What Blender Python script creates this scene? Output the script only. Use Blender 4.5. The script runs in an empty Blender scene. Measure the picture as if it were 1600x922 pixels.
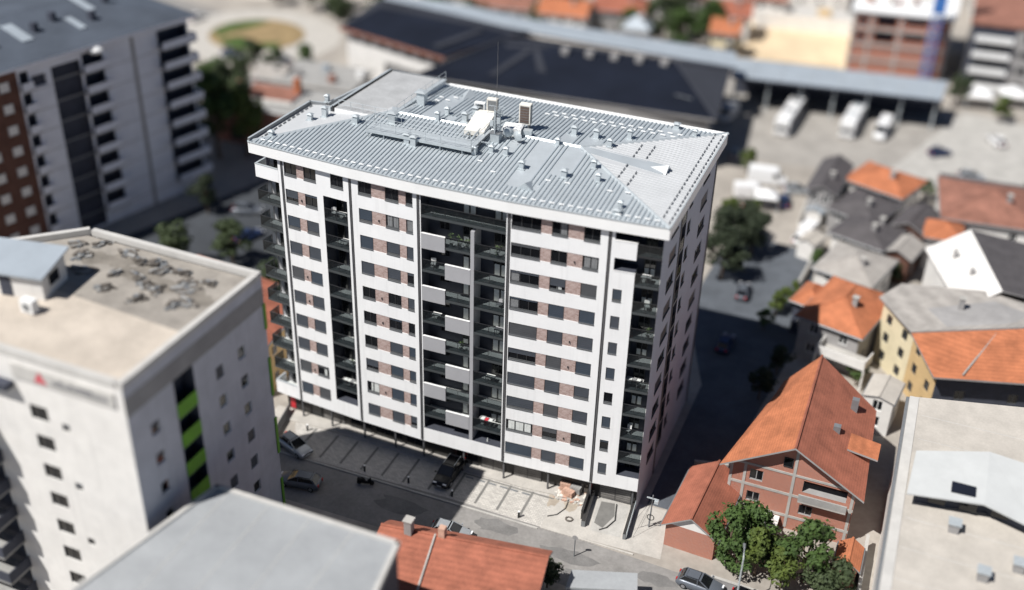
import bpy, math, random
from mathutils import Vector
SC = bpy.context.scene
COL = SC.collection
R = math.radians
# ------------------------------------------------------------------ camera
cd = bpy.data.cameras.new('camera'); cam = bpy.data.objects.new('camera', cd); COL.objects.link(cam)
SC.camera = cam
cam.location = (19.5776, -87.6473, 80.7518)
_R = Vector((0.92750367, 0.37292755, 0.02572911)); _U = Vector((-0.21761259, 0.48269399, 0.84832262)); _F = Vector((-0.30394359, 0.79242133, -0.52885417))
from mathutils import Matrix
cam.rotation_euler = Matrix(((_R.x, _U.x, -_F.x), (_R.y, _U.y, -_F.y), (_R.z, _U.z, -_F.z))).to_euler()
cd.sensor_width = 36; cd.lens = 1822.618 / 1600 * 36
cd.clip_start = 1; cd.clip_end = 3000
cd.dof.use_dof = True; cd.dof.focus_distance = 113; cd.dof.aperture_fstop = 0.0195
# ------------------------------------------------------------------ light
SUN = Vector((-0.42, -0.58, 1.0)).normalized()
EL = math.asin(SUN.z); AZ = math.atan2(SUN.x, SUN.y)
W = bpy.data.worlds.new('World'); SC.world = W; W.use_nodes = True
nt = W.node_tree; bg = nt.nodes['Background']
sky = nt.nodes.new('ShaderNodeTexSky'); sky.sky_type = 'NISHITA'; sky.sun_disc = False
sky.sun_elevation = EL; sky.sun_rotation = AZ % (2 * math.pi); sky.air_density = 0.6; sky.dust_density = 0.15; sky.ozone_density = 1.5
nt.links.new(sky.outputs[0], bg.inputs[0]); bg.inputs[1].default_value = 0.05
ld = bpy.data.lights.new('sun', 'SUN'); ld.energy = 5.0; ld.angle = R(0.53); ld.color = (1, 0.975, 0.935)
sun = bpy.data.objects.new('sun', ld); COL.objects.link(sun); sun.rotation_euler = SUN.to_track_quat('Z', 'Y').to_euler(); sun.location = (-40, -60, 120)
SC.view_settings.view_transform = 'Standard'; SC.view_settings.look = 'None'
SC.view_settings.exposure = 0.27; SC.view_settings.gamma = 1
SC.cycles.max_bounces = 6
SC.cycles.transparent_max_bounces = 8
# ------------------------------------------------------------------ materials
MT = {}
def mat(name, col, rough=0.8, metal=0.0, var=0.18, scale=1.2, bump=0.0, spec=0.4, kind=None, col2=None, fine=0.0, streak=0.12):
    """procedural material: two scales of noise round a base colour, optional pattern and bump"""
    m = bpy.data.materials.new(name); m.use_nodes = True; t = m.node_tree; n = t.nodes; l = t.links
    b = n['Principled BSDF']; b.inputs['Roughness'].default_value = rough; b.inputs['Metallic'].default_value = metal
    b.inputs['Specular IOR Level'].default_value = spec
    tc = n.new('ShaderNodeTexCoord')
    no = n.new('ShaderNodeTexNoise'); no.inputs['Scale'].default_value = scale; no.inputs['Detail'].default_value = 6; no.inputs['Roughness'].default_value = 0.65
    l.new(tc.outputs['Object'], no.inputs['Vector'])
    mx = n.new('ShaderNodeMix'); mx.data_type = 'RGBA'
    c2 = col2 or tuple(c * (1 - var) for c in col); c1 = col if col2 else tuple(min(1, c * (1 + var)) for c in col)
    mx.inputs['A'].default_value = (*c1, 1); mx.inputs['B'].default_value = (*c2, 1)
    rm = n.new('ShaderNodeMapRange'); rm.inputs['From Min'].default_value = 0.32; rm.inputs['From Max'].default_value = 0.68
    l.new(no.outputs['Fac'], rm.inputs['Value']); l.new(rm.outputs['Result'], mx.inputs['Factor'])
    out = mx.outputs['Result']
    if kind == 'brick':
        mp = n.new('ShaderNodeMapping'); mp.inputs['Rotation'].default_value = (R(90), 0, 0); l.new(tc.outputs['Object'], mp.inputs['Vector'])
        br = n.new('ShaderNodeTexBrick'); br.inputs['Scale'].default_value = 1; br.inputs['Brick Width'].default_value = 0.27; br.inputs['Row Height'].default_value = 0.095
        br.inputs['Mortar Size'].default_value = 0.013; br.inputs['Color1'].default_value = (*c1, 1); br.inputs['Color2'].default_value = (*c2, 1); br.inputs['Mortar'].default_value = (0.5, 0.44, 0.41, 1)
        l.new(mp.outputs[0], br.inputs['Vector'])
        m2 = n.new('ShaderNodeMix'); m2.data_type = 'RGBA'; m2.inputs['Factor'].default_value = 0.35; l.new(br.outputs['Color'], m2.inputs['A']); l.new(out, m2.inputs['B']); out = m2.outputs['Result']
    if kind == 'tile':   # rows of roof tiles across the slope
        wv = n.new('ShaderNodeTexWave'); wv.bands_direction = 'Z'; wv.inputs['Scale'].default_value = 2.2; wv.inputs['Distortion'].default_value = 0.6; wv.inputs['Detail'].default_value = 2
        l.new(tc.outputs['Object'], wv.inputs['Vector'])
        m2 = n.new('ShaderNodeMix'); m2.data_type = 'RGBA'; m2.blend_type = 'MULTIPLY'; m2.inputs['Factor'].default_value = 0.3; l.new(out, m2.inputs['A']); l.new(wv.outputs['Color'], m2.inputs['B']); m2.inputs['Factor'].default_value = 0.14; out = m2.outputs['Result']
    if kind == 'paver':
        br = n.new('ShaderNodeTexBrick'); br.inputs['Scale'].default_value = 1; br.inputs['Brick Width'].default_value = 0.42; br.inputs['Row Height'].default_value = 0.21
        br.inputs['Mortar Size'].default_value = 0.018; br.inputs['Color1'].default_value = (*c1, 1); br.inputs['Color2'].default_value = (*c2, 1); br.inputs['Mortar'].default_value = (*[c * 0.36 for c in col], 1)
        l.new(tc.outputs['Object'], br.inputs['Vector'])
        m2 = n.new('ShaderNodeMix'); m2.data_type = 'RGBA'; m2.inputs['Factor'].default_value = 0.3; l.new(br.outputs['Color'], m2.inputs['A']); l.new(out, m2.inputs['B']); out = m2.outputs['Result']
    if kind == 'render':   # faint rain streaks down the wall
        mp = n.new('ShaderNodeMapping'); mp.inputs['Scale'].default_value = (1.6, 1.6, 0.10); l.new(tc.outputs['Object'], mp.inputs['Vector'])
        sn = n.new('ShaderNodeTexNoise'); sn.inputs['Scale'].default_value = 1.5; sn.inputs['Detail'].default_value = 5; l.new(mp.outputs[0], sn.inputs['Vector'])
        sr = n.new('ShaderNodeMapRange'); sr.inputs['From Min'].default_value = 0.52; sr.inputs['From Max'].default_value = 0.75; sr.inputs['To Min'].default_value = 0; sr.inputs['To Max'].default_value = streak; l.new(sn.outputs['Fac'], sr.inputs['Value'])
        m2 = n.new('ShaderNodeMix'); m2.data_type = 'RGBA'; m2.inputs['B'].default_value = (*[c * 0.5 for c in col], 1); l.new(out, m2.inputs['A']); l.new(sr.outputs[0], m2.inputs['Factor']); out = m2.outputs['Result']
    if fine:
        nf = n.new('ShaderNodeTexNoise'); nf.inputs['Scale'].default_value = scale * 14; nf.inputs['Detail'].default_value = 4; l.new(tc.outputs['Object'], nf.inputs['Vector'])
        m3 = n.new('ShaderNodeMix'); m3.data_type = 'RGBA'; m3.blend_type = 'OVERLAY'; m3.inputs['Factor'].default_value = fine; l.new(out, m3.inputs['A']); l.new(nf.outputs['Color'], m3.inputs['B'])
        hs = n.new('ShaderNodeHueSaturation'); out = m3.outputs['Result']
        bw = n.new('ShaderNodeRGBToBW'); l.new(nf.outputs['Color'], bw.inputs[0]); l.new(bw.outputs[0], m3.inputs['B'])
    l.new(out, b.inputs['Base Color'])
    if bump:
        bp = n.new('ShaderNodeBump'); bp.inputs['Strength'].default_value = bump; bp.inputs['Distance'].default_value = 0.05
        nb = n.new('ShaderNodeTexNoise'); nb.inputs['Scale'].default_value = scale * 9; nb.inputs['Detail'].default_value = 5; l.new(tc.outputs['Object'], nb.inputs['Vector'])
        l.new(nb.outputs['Fac'], bp.inputs['Height']); l.new(bp.outputs[0], b.inputs['Normal'])
    MT[name] = m; return m
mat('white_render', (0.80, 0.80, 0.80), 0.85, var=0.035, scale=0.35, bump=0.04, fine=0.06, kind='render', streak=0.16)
mat('side_render_shade', (0.42, 0.45, 0.515), 0.85, var=0.04, scale=0.35, fine=0.06)  # tower side: its shade is put into a darker, bluer render colour
mat('fascia_white', (0.83, 0.83, 0.82), 0.6, var=0.03, scale=0.3)
mat('roof_sheet', (0.42, 0.455, 0.48), 0.45, 0.15, var=0.07, scale=0.5)
mat('roof_rib', (0.375, 0.42, 0.45), 0.42, 0.2, var=0.08, scale=0.6)
mat('roof_pale', (0.50, 0.51, 0.52), 0.5, 0.05, var=0.05, scale=0.4)
mat('roof_deck', (0.36, 0.365, 0.37), 0.9, var=0.12, scale=0.5, fine=0.25)
mat('galv', (0.50, 0.54, 0.56), 0.4, 0.3, var=0.1, scale=3)
mat('galv_dark', (0.22, 0.23, 0.24), 0.5, 0.3, var=0.1, scale=3)
mat('charcoal', (0.040, 0.042, 0.050), 0.6, var=0.15, scale=1)
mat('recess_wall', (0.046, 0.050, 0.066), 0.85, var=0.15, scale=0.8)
mat('soffit', (0.30, 0.31, 0.31), 0.85, var=0.08)
mat('slab_top', (0.60, 0.62, 0.60), 0.8, var=0.1, scale=1)
mat('slab_edge', (0.055, 0.062, 0.065), 0.6, var=0.1, scale=1)
mat('frame_dark', (0.030, 0.031, 0.034), 0.45, var=0.1)
mat('glass_dark', (0.010, 0.011, 0.013), 0.07, var=0.2, scale=0.8, spec=0.6)
mat('shutter', (0.058, 0.066, 0.080), 0.5, var=0.12, scale=0.6)
mat('shutter_grey', (0.075, 0.078, 0.085), 0.5, var=0.12, scale=0.6)
mat('shutter_blue', (0.046, 0.060, 0.080), 0.5, var=0.12, scale=0.6)
mat('sill_metal', (0.13, 0.135, 0.14), 0.45, 0.2, var=0.1)
mat('panel_grey', (0.355, 0.355, 0.37), 0.75, var=0.05, scale=0.5, fine=0.05)
mat('curtain', (0.62, 0.64, 0.62), 0.9, var=0.12, scale=3)
mat('blind_grey', (0.20, 0.205, 0.21), 0.8, var=0.15, scale=3)
mat('pipe_grey', (0.12, 0.12, 0.125), 0.5, 0.2, var=0.08)
mat('brick_pink', (0.50, 0.385, 0.355), 0.9, kind='brick', col2=(0.235, 0.135, 0.115), scale=4.5, bump=0.3, fine=0.5)
mat('shop_dark', (0.035, 0.033, 0.032), 0.5, var=0.2, scale=0.5)
mat('shop_grey', (0.19, 0.18, 0.17), 0.6, var=0.25, scale=0.8)
mat('red_paint', (0.55, 0.03, 0.04), 0.5, var=0.1)
mat('cream_board', (0.70, 0.67, 0.61), 0.8, var=0.08)
mat('white_paint', (0.78, 0.78, 0.77), 0.6, var=0.06, scale=1.5)
mat('grille_brown', (0.12, 0.085, 0.07), 0.6, var=0.2, scale=6)
mat('ground', (0.335, 0.305, 0.27), 0.95, var=0.2, scale=0.09, fine=0.3, bump=0.1)
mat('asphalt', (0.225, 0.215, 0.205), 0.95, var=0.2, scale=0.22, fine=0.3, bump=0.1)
mat('asphalt_lane_shade', (0.090, 0.100, 0.115), 0.9, var=0.22, scale=0.3, fine=0.3, bump=0.1)  # lane asphalt darkened and blued to stand in for shade
mat('asphalt_yard_shade', (0.045, 0.050, 0.058), 0.9, var=0.25, scale=0.25, fine=0.3)  # left yard asphalt: deep shade put into the base colour
mat('asphalt_patch', (0.165, 0.16, 0.155), 0.95, var=0.2, scale=0.5, fine=0.3)
mat('asphalt_mid', (0.14, 0.135, 0.13), 0.95, var=0.25, scale=0.2, fine=0.3)
mat('pavement', (0.44, 0.415, 0.38), 0.95, var=0.13, scale=0.5, fine=0.25)
mat('paver', (0.48, 0.455, 0.42), 0.95, var=0.2, scale=1.6, kind='paver', fine=0.25)
mat('concrete', (0.40, 0.385, 0.36), 0.95, var=0.16, scale=0.5, fine=0.25, bump=0.1)
mat('concrete_grey', (0.30, 0.295, 0.285), 0.95, var=0.16, scale=0.5, fine=0.2)
mat('strip', (0.17, 0.165, 0.155), 0.9, var=0.15, scale=1)
mat('stain', (0.37, 0.32, 0.26), 0.95, var=0.2, scale=0.6, fine=0.25)
mat('stain_grey', (0.20, 0.18, 0.155), 0.95, var=0.25, scale=0.8, fine=0.4)
mat('tile_orange', (0.43, 0.152, 0.072), 0.9, var=0.24, scale=0.55, fine=0.35, kind='tile', bump=0.2)
mat('tile_red', (0.33, 0.115, 0.072), 0.9, var=0.25, scale=0.55, fine=0.35, kind='tile', bump=0.2)
mat('tile_old', (0.27, 0.125, 0.09), 0.9, var=0.3, scale=0.5, fine=0.35, kind='tile', bump=0.2)
mat('tile_dark', (0.090, 0.082, 0.085), 0.8, var=0.2, scale=0.7, kind='tile', bump=0.2)
mat('tile_grey', (0.36, 0.335, 0.31), 0.9, var=0.16, scale=0.7, kind='tile', bump=0.2)
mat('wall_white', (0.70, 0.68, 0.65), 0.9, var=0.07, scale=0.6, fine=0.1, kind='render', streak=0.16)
mat('wall_cream', (0.66, 0.58, 0.40), 0.9, var=0.07, scale=0.6, fine=0.1)
mat('wall_ochre', (0.55, 0.39, 0.20), 0.9, var=0.1, scale=0.6)
mat('wall_grey', (0.30, 0.29, 0.285), 0.9, var=0.12, scale=0.6, fine=0.1)
mat('wall_brick', (0.42, 0.13, 0.065), 0.9, kind='brick', col2=(0.32, 0.10, 0.055), scale=0.8, bump=0.1)
mat('wall_brown', (0.115, 0.055, 0.04), 0.9, var=0.2, scale=0.8)
mat('wall_palegrey', (0.72, 0.73, 0.78), 0.9, var=0.07, scale=0.5, fine=0.1)
mat('lot_concrete', (0.315, 0.295, 0.27), 0.95, var=0.16, scale=0.25, fine=0.25)
mat('leaf_shaded', (0.030, 0.042, 0.020), 0.8, col2=(0.018, 0.026, 0.013), scale=0.9)  # foliage darkened so that sunlit crowns look as if in shade
mat('dormer_white', (0.50, 0.51, 0.505), 0.7, var=0.05, scale=0.5)
mat('wall_shade_grey', (0.50, 0.505, 0.545), 0.9, var=0.09, scale=0.5, fine=0.1, kind='render', streak=0.2)  # left block's shaded walls: bluish shade painted into the wall colour
mat('wall_dark', (0.05, 0.055, 0.075), 0.8, var=0.2, scale=0.6)
mat('white_roof', (0.46, 0.425, 0.38), 0.9, var=0.13, scale=0.35, fine=0.15)
mat('grey_roof', (0.275, 0.285, 0.295), 0.7, col2=(0.34, 0.352, 0.362), scale=0.22, fine=0.15)
mat('blue_roof', (0.0105, 0.0135, 0.0230), 0.9, 0.0, var=0.25, scale=0.1, spec=0.12)
mat('blue_roof_pale', (0.040, 0.043, 0.054), 0.9, 0.0, var=0.2, scale=0.12, spec=0.12)
mat('dark_metal_roof', (0.080, 0.094, 0.118), 0.6, 0.1, var=0.2, scale=0.15)
mat('canopy_metal', (0.34, 0.38, 0.42), 0.5, 0.1, var=0.08, scale=0.3)
mat('cream_screed', (0.49, 0.43, 0.365), 0.95, var=0.14, scale=0.35, fine=0.25, bump=0.1)
mat('grey_screed', (0.285, 0.26, 0.23), 0.95, var=0.22, scale=0.5, fine=0.3, bump=0.1)
mat('debris', (0.13, 0.115, 0.10), 0.95, var=0.5, scale=2)
mat('parapet', (0.50, 0.485, 0.46), 0.9, var=0.1, scale=0.6)
mat('green_panel', (0.13, 0.33, 0.025), 0.6, var=0.12, scale=0.8)
mat('grass', (0.075, 0.125, 0.03), 0.95, col2=(0.06, 0.11, 0.03), scale=1.5, fine=0.4)
mat('dry_grass', (0.27, 0.195, 0.10), 0.95, var=0.25, scale=0.4, fine=0.4)
mat('sand', (0.62, 0.49, 0.33), 0.95, var=0.16, scale=0.25, fine=0.3)
mat('leaf_a', (0.060, 0.105, 0.020), 0.75, col2=(0.030, 0.058, 0.014), scale=0.9)
mat('leaf_b', (0.095, 0.125, 0.020), 0.75, col2=(0.045, 0.070, 0.014), scale=0.9)
mat('leaf_c', (0.050, 0.070, 0.025), 0.75, col2=(0.026, 0.040, 0.016), scale=0.9)
mat('bark', (0.12, 0.085, 0.06), 0.95, var=0.25, scale=4)
mat('crane_blue', (0.045, 0.15, 0.42), 0.5, var=0.1)
mat('tyre', (0.02, 0.02, 0.02), 0.9, var=0.1)
mat('rim', (0.35, 0.35, 0.36), 0.4, 0.5, var=0.1)
mat('lamp_glass', (0.75, 0.76, 0.78), 0.15, var=0.05)
mat('tail_red', (0.40, 0.02, 0.02), 0.2, var=0.05)
mat('car_black', (0.006, 0.0065, 0.009), 0.25, var=0.1, spec=0.35)
mat('car_silver', (0.38, 0.40, 0.42), 0.3, 0.35, var=0.05)
mat('car_white', (0.75, 0.75, 0.75), 0.3, var=0.04)
mat('car_grey', (0.14, 0.155, 0.18), 0.3, 0.3, var=0.05)
mat('car_red', (0.50, 0.02, 0.025), 0.3, var=0.05)
mat('car_blue', (0.03, 0.05, 0.12), 0.3, 0.2, var=0.05)
mat('pallet_wood', (0.42, 0.27, 0.19), 0.9, var=0.25, scale=2)
mat('brick_pack', (0.52, 0.33, 0.25), 0.9, var=0.2, scale=2)
mat('cloth_red', (0.5, 0.03, 0.05), 0.9, var=0.1)
mat('plant_green', (0.06, 0.10, 0.03), 0.8, var=0.4, scale=4)
mat('sign_grey', (0.20, 0.20, 0.21), 0.7, var=0.1)
mat('sign_red', (0.55, 0.10, 0.12), 0.7, var=0.1)
mat('cable', (0.03, 0.03, 0.03), 0.7, var=0.1)
mat('pink_cloth', (0.6, 0.15, 0.22), 0.9, var=0.1)
# tinted balcony glass
_g = bpy.data.materials.new('rail_glass'); _g.use_nodes = True; _n = _g.node_tree.nodes; _l = _g.node_tree.links
_p = _n['Principled BSDF']; _p.inputs['Base Color'].default_value = (0.016, 0.018, 0.020, 1); _p.inputs['Roughness'].default_value = 0.08
_t = _n.new('ShaderNodeBsdfTransparent'); _t.inputs[0].default_value = (0.70, 0.74, 0.76, 1)
_m = _n.new('ShaderNodeMixShader'); _m.inputs[0].default_value = 0.42
_tc = _n.new('ShaderNodeTexCoord'); _no = _n.new('ShaderNodeTexNoise'); _no.inputs['Scale'].default_value = 0.7; _l.new(_tc.outputs['Object'], _no.inputs['Vector'])
_mr = _n.new('ShaderNodeMapRange'); _mr.inputs['To Min'].default_value = 0.38; _mr.inputs['To Max'].default_value = 0.52; _l.new(_no.outputs['Fac'], _mr.inputs['Value']); _l.new(_mr.outputs[0], _m.inputs[0])
_l.new(_t.outputs[0], _m.inputs[1]); _l.new(_p.outputs[0], _m.inputs[2]); _l.new(_m.outputs[0], _n['Material Output'].inputs['Surface']); MT['rail_glass'] = _g
# ------------------------------------------------------------------ mesh helpers
class MB:
    def __init__(s): s.v = []; s.f = []; s.m = []; s.names = []
    def mi(s, name):
        if name not in s.names: s.names.append(name)
        return s.names.index(name)
    def face(s, pts, m):
        i = len(s.v); s.v += [tuple(p) for p in pts]; s.f.append(tuple(range(i, i + len(pts)))); s.m.append(s.mi(m))
    def box(s, a, b, m, th=0.0, o=(0, 0, 0), top=None):
        x0, y0, z0 = a; x1, y1, z1 = b; c, q = math.cos(th), math.sin(th)
        P = [(x, y, z) for z in (z0, z1) for y in (y0, y1) for x in (x0, x1)]
        P = [(o[0] + x * c - y * q, o[1] + x * q + y * c, o[2] + z) for x, y, z in P]
        i = len(s.v); s.v += P; k = s.mi(m)
        for n, f in enumerate(((0, 2, 3, 1), (4, 5, 7, 6), (0, 1, 5, 4), (1, 3, 7, 5), (3, 2, 6, 7), (2, 0, 4, 6))):
            s.f.append(tuple(i + j for j in f)); s.m.append(s.mi(top) if top and n == 1 else k)
    def prism(s, poly, z0, z1, m, top=None, bottom=True):
        n = len(poly); i = len(s.v)
        s.v += [(p[0], p[1], z0) for p in poly] + [(p[0], p[1], z1) for p in poly]; k = s.mi(m)
        for a in range(n):
            b = (a + 1) % n; s.f.append((i + a, i + b, i + n + b, i + n + a)); s.m.append(k)
        s.f.append(tuple(i + n + a for a in range(n))); s.m.append(s.mi(top) if top else k)
        if bottom: s.f.append(tuple(i + a for a in reversed(range(n)))); s.m.append(k)
    def slab(s, pts, t, m, under=None):
        """3-D polygon (counter-clockwise from above) thickened downwards"""
        n = len(pts); i = len(s.v); s.v += [tuple(p) for p in pts] + [(p[0], p[1], p[2] - t) for p in pts]; k = s.mi(m)
        s.f.append(tuple(i + a for a in range(n))); s.m.append(k)
        u = s.mi(under or m)
        s.f.append(tuple(i + n + a for a in reversed(range(n)))); s.m.append(u)
        for a in range(n):
            b = (a + 1) % n; s.f.append((i + n + a, i + n + b, i + b, i + a)); s.m.append(u)
    def tube(s, pts, r, m, n=6, r1=None):
        pts = [Vector(p) for p in pts]; i = len(s.v); k = s.mi(m); L = len(pts)
        for j, p in enumerate(pts):
            d = (pts[min(j + 1, L - 1)] - pts[max(j - 1, 0)]).normalized()
            a = d.orthogonal().normalized(); b = d.cross(a); rr = r + ((r1 if r1 is not None else r) - r) * j / max(1, L - 1)
            for q in range(n):
                w = 2 * math.pi * q / n; s.v.append(tuple(p + a * math.cos(w) * rr + b * math.sin(w) * rr))
        for j in range(L - 1):
            for q in range(n):
                q2 = (q + 1) % n; s.f.append((i + j * n + q, i + j * n + q2, i + (j + 1) * n + q2, i + (j + 1) * n + q)); s.m.append(k)
        s.f.append(tuple(i + q for q in reversed(range(n)))); s.m.append(k)
        s.f.append(tuple(i + (L - 1) * n + q for q in range(n))); s.m.append(k)
    def loft(s, rings, m, cap=True):
        i = len(s.v); n = len(rings[0]); k = s.mi(m)
        for r in rings: s.v += [tuple(p) for p in r]
        for j in range(len(rings) - 1):
            for q in range(n):
                q2 = (q + 1) % n; s.f.append((i + j * n + q, i + j * n + q2, i + (j + 1) * n + q2, i + (j + 1) * n + q)); s.m.append(k)
        if cap:
            s.f.append(tuple(i + q for q in reversed(range(n)))); s.m.append(k)
            s.f.append(tuple(i + (len(rings) - 1) * n + q for q in range(n))); s.m.append(k)
    def mesh(s, name, smooth=False):
        me = bpy.data.meshes.new(name); me.from_pydata(s.v, [], s.f)
        for n in s.names: me.materials.append(MT[n])
        me.polygons.foreach_set('material_index', s.m)
        if smooth: me.polygons.foreach_set('use_smooth', [True] * len(s.f))
        me.update(); return me
    def build(s, name, parent=None, loc=None, rz=0, smooth=False):
        return link(name, s.mesh(name, smooth), parent, loc, rz)
def link(name, me, parent=None, loc=None, rz=0):
    o = bpy.data.objects.new(name, me); COL.objects.link(o)
    if parent: o.parent = parent
    if loc is not None: o.location = loc
    o.rotation_euler = (0, 0, rz); return o
def thing(name, label, cat, loc=(0, 0, 0), rz=0, group=None):
    o = bpy.data.objects.new(name, None); COL.objects.link(o); o.empty_display_size = 0.5
    o.location = loc; o.rotation_euler = (0, 0, rz); return tag(o, label, cat, group)
def tag(o, label, cat, group=None):
    o['label'] = label; o['category'] = cat
    if group: o['group'] = group
    return o
def struct(name, mb, loc=None):
    o = mb.build(name, None, loc); o['kind'] = 'structure'; return o
CACHE = {}
SHR = random.Random(21)
def shared(key, fn):
    if key not in CACHE: CACHE[key] = fn()
    return CACHE[key]
def lerp(a, b, t): return a + (b - a) * t
class Wall:
    """a vertical wall running from p along angle th; d is measured inwards"""
    def __init__(s, p, q):
        s.p = p; s.th = math.atan2(q[1] - p[1], q[0] - p[0]); s.L = math.hypot(q[0] - p[0], q[1] - p[1]); s.c = math.cos(s.th); s.s = math.sin(s.th)
    def P(s, u, d, z): return (s.p[0] + u * s.c - d * s.s, s.p[1] + u * s.s + d * s.c, z)
    def box(s, mb, u0, u1, d0, d1, z0, z1, m, top=None): mb.box((u0, d0, z0), (u1, d1, z1), m, s.th, (s.p[0], s.p[1], 0), top)
    def grid(s, mb, u0, u1, z0, z1, holes, m):
        """holes: (u0,u1,z0,z1,depth,reveal material,back material or None)"""
        us = sorted({u0, u1} | {h[0] for h in holes} | {h[1] for h in holes}); zs = sorted({z0, z1} | {h[2] for h in holes} | {h[3] for h in holes})
        us = [u for u in us if u0 - 1e-6 <= u <= u1 + 1e-6]; zs = [z for z in zs if z0 - 1e-6 <= z <= z1 + 1e-6]
        def hole(i, j):
            if i < 0 or j < 0 or i >= len(us) - 1 or j >= len(zs) - 1: return None
            u = (us[i] + us[i + 1]) / 2; z = (zs[j] + zs[j + 1]) / 2
            for h in holes:
                if h[0] < u < h[1] and h[2] < z < h[3]: return h
        for i in range(len(us) - 1):
            a, b = us[i], us[i + 1]
            for j in range(len(zs) - 1):
                c, d = zs[j], zs[j + 1]; h = hole(i, j)
                if h is None: mb.face([s.P(a, 0, c), s.P(b, 0, c), s.P(b, 0, d), s.P(a, 0, d)], m); continue
                D, rm = h[4], h[5]
                if not hole(i - 1, j): mb.face([s.P(a, 0, c), s.P(a, 0, d), s.P(a, D, d), s.P(a, D, c)], rm)
                if not hole(i + 1, j): mb.face([s.P(b, 0, c), s.P(b, D, c), s.P(b, D, d), s.P(b, 0, d)], rm)
                if not hole(i, j - 1): mb.face([s.P(a, 0, c), s.P(a, D, c), s.P(b, D, c), s.P(b, 0, c)], rm)
                if not hole(i, j + 1): mb.face([s.P(a, 0, d), s.P(b, 0, d), s.P(b, D, d), s.P(a, D, d)], rm)
                if h[6]: mb.face([s.P(a, D, c), s.P(b, D, c), s.P(b, D, d), s.P(a, D, d)], h[6])
def frame_mesh(w, h, n, m='frame_dark', t=0.07):
    mb = MB(); e = 0.004
    mb.box((e, 0.09, e), (w - e, 0.18, t), m); mb.box((e, 0.09, h - t), (w - e, 0.18, h - e), m)
    mb.box((e, 0.09, t), (t, 0.18, h - t), m); mb.box((w - t, 0.09, t), (w - e, 0.18, h - t), m)
    for k in range(1, n):
        x = w * k / n; mb.box((x - t * 0.6, 0.092, t), (x + t * 0.6, 0.178, h - t), m)
    return mb.mesh('window')
def quad_mesh(name, w, h, d, m, t=0.0, e=0.06):
    mb = MB(); mb.box((e, d, e), (w - e, d + 0.02, h - e), m); return mb.mesh(name)
def window(parent, wall, u, z, w, h, n=2, state=0.0, curtain=None, sill=True, d=0.0, fm='frame_dark', lvl=True, name='window'):
    """state: share of the opening the roller shutter covers, from the top"""
    w = round(w, 2); h = round(h, 2); e = 0.06
    o = link(name, shared(('wf', w, h, n, fm), lambda: frame_mesh(w, h, n, fm)), parent, wall.P(u, d, z), wall.th)
    if not lvl: return o
    link('pane', shared(('wp', w, h), lambda: quad_mesh('pane', w, h, 0.14, 'glass_dark')), o)
    if sill:
        def f():
            mb = MB(); mb.box((0.004, -0.05, -0.05), (w - 0.004, 0.088, 0.035), 'sill_metal'); mb.box((0.03, 0.082, 0.075), (w - 0.03, 0.089, 0.2), 'sill_metal'); return mb.mesh('sill')
        link('sill', shared(('ws', w, h), f), o)
    if state > 0.01:
        sm = SHR.choice(('shutter', 'shutter', 'shutter_grey', 'shutter_blue'))
        def f():
            mb = MB(); z0 = h - 0.02 - (h - 0.09) * state; k = max(2, int((h - z0) / 0.11)); hh = (h - 0.01 - z0) / k
            for i in range(k): mb.box((e, 0.066 + 0.010 * (i % 2), z0 + i * hh), (w - e, 0.088, z0 + (i + 1) * hh), sm)
            mb.box((e, 0.055, z0 - 0.05), (w - e, 0.09, z0), sm); return mb.mesh('roller_shutter')
        link('roller_shutter', shared(('wr', w, h, state, sm), f), o)
    if curtain:
        def f():
            mb = MB(); x0, x1 = curtain[0] * w, curtain[1] * w; z1 = h - 0.08; z0 = h * curtain[2]
            k = 6
            for i in range(k): mb.box((lerp(x0, x1, i / k) + 0.01, 0.125 + 0.008 * (i % 2), z0 + 0.08), (lerp(x0, x1, (i + 1) / k), 0.138, z1), curtain[3])
            return mb.mesh('curtain')
        link('curtain', shared(('wc', w, h, curtain), f), o)
    return o
# ------------------------------------------------------------------ ground and roads
def sheet(name, poly, z, m, label=None):
    mb = MB(); mb.face([(p[0], p[1], z) for p in poly], m); return struct(name, mb)
sheet('ground', [(-900, -500), (900, -500), (900, 1200), (-900, 1200)], 0, 'ground')
sheet('street', [(-140, -13), (-60, -12.6), (-8, -12.2), (2, -12.6), (14, -11.6), (60, -9.5), (60, -4.6), (16, -5.9), (6, -6.5), (-6, -5.9), (-18, -5.7), (-36, -6.0), (-60, -6.4), (-140, -6)], 0.004, 'asphalt')
sheet('side_lane', [(0.8, 1.6), (3.5, 1.6), (3.8, 7), (6.8, 9), (9.6, 36), (8.6, 61.5), (-4, 62.5), (-5, 40), (0.9, 24)], 0.008, 'asphalt_lane_shade')
sheet('parking_lot', [(-20, 85), (16, 92), (30, 110), (22, 124), (-20, 124)], 0.004, 'lot_concrete')
sheet('plaza', [(14, 92), (40, 86), (60, 120), (24, 124)], 0.012, 'concrete')
sheet('building_site', [(-24, 129), (1, 132), (1, 170), (-24, 162)], 0.012, 'sand')
sheet('left_yard', [(-84, 20), (-44, 6), (-44, 44), (-72, 54)], 0.006, 'asphalt_yard_shade')
sheet('market_yard', [(-101, 60), (-64, 56), (-62, 84), (-84, 91), (-100, 86)], 0.0045, 'asphalt_mid')
mb = MB(); N = 48
ring = [(-110 + 17 * math.cos(2 * math.pi * k / N), 103.5 + 15.5 * math.sin(2 * math.pi * k / N)) for k in range(N)]
mb.face([(x, y, 0.008) for x, y in ring], 'pavement'); struct('roundabout_road', mb)
sheet('approach_road', [(-160, 96), (-126, 98), (-122, 112), (-160, 122)], 0.005, 'asphalt')
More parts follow.
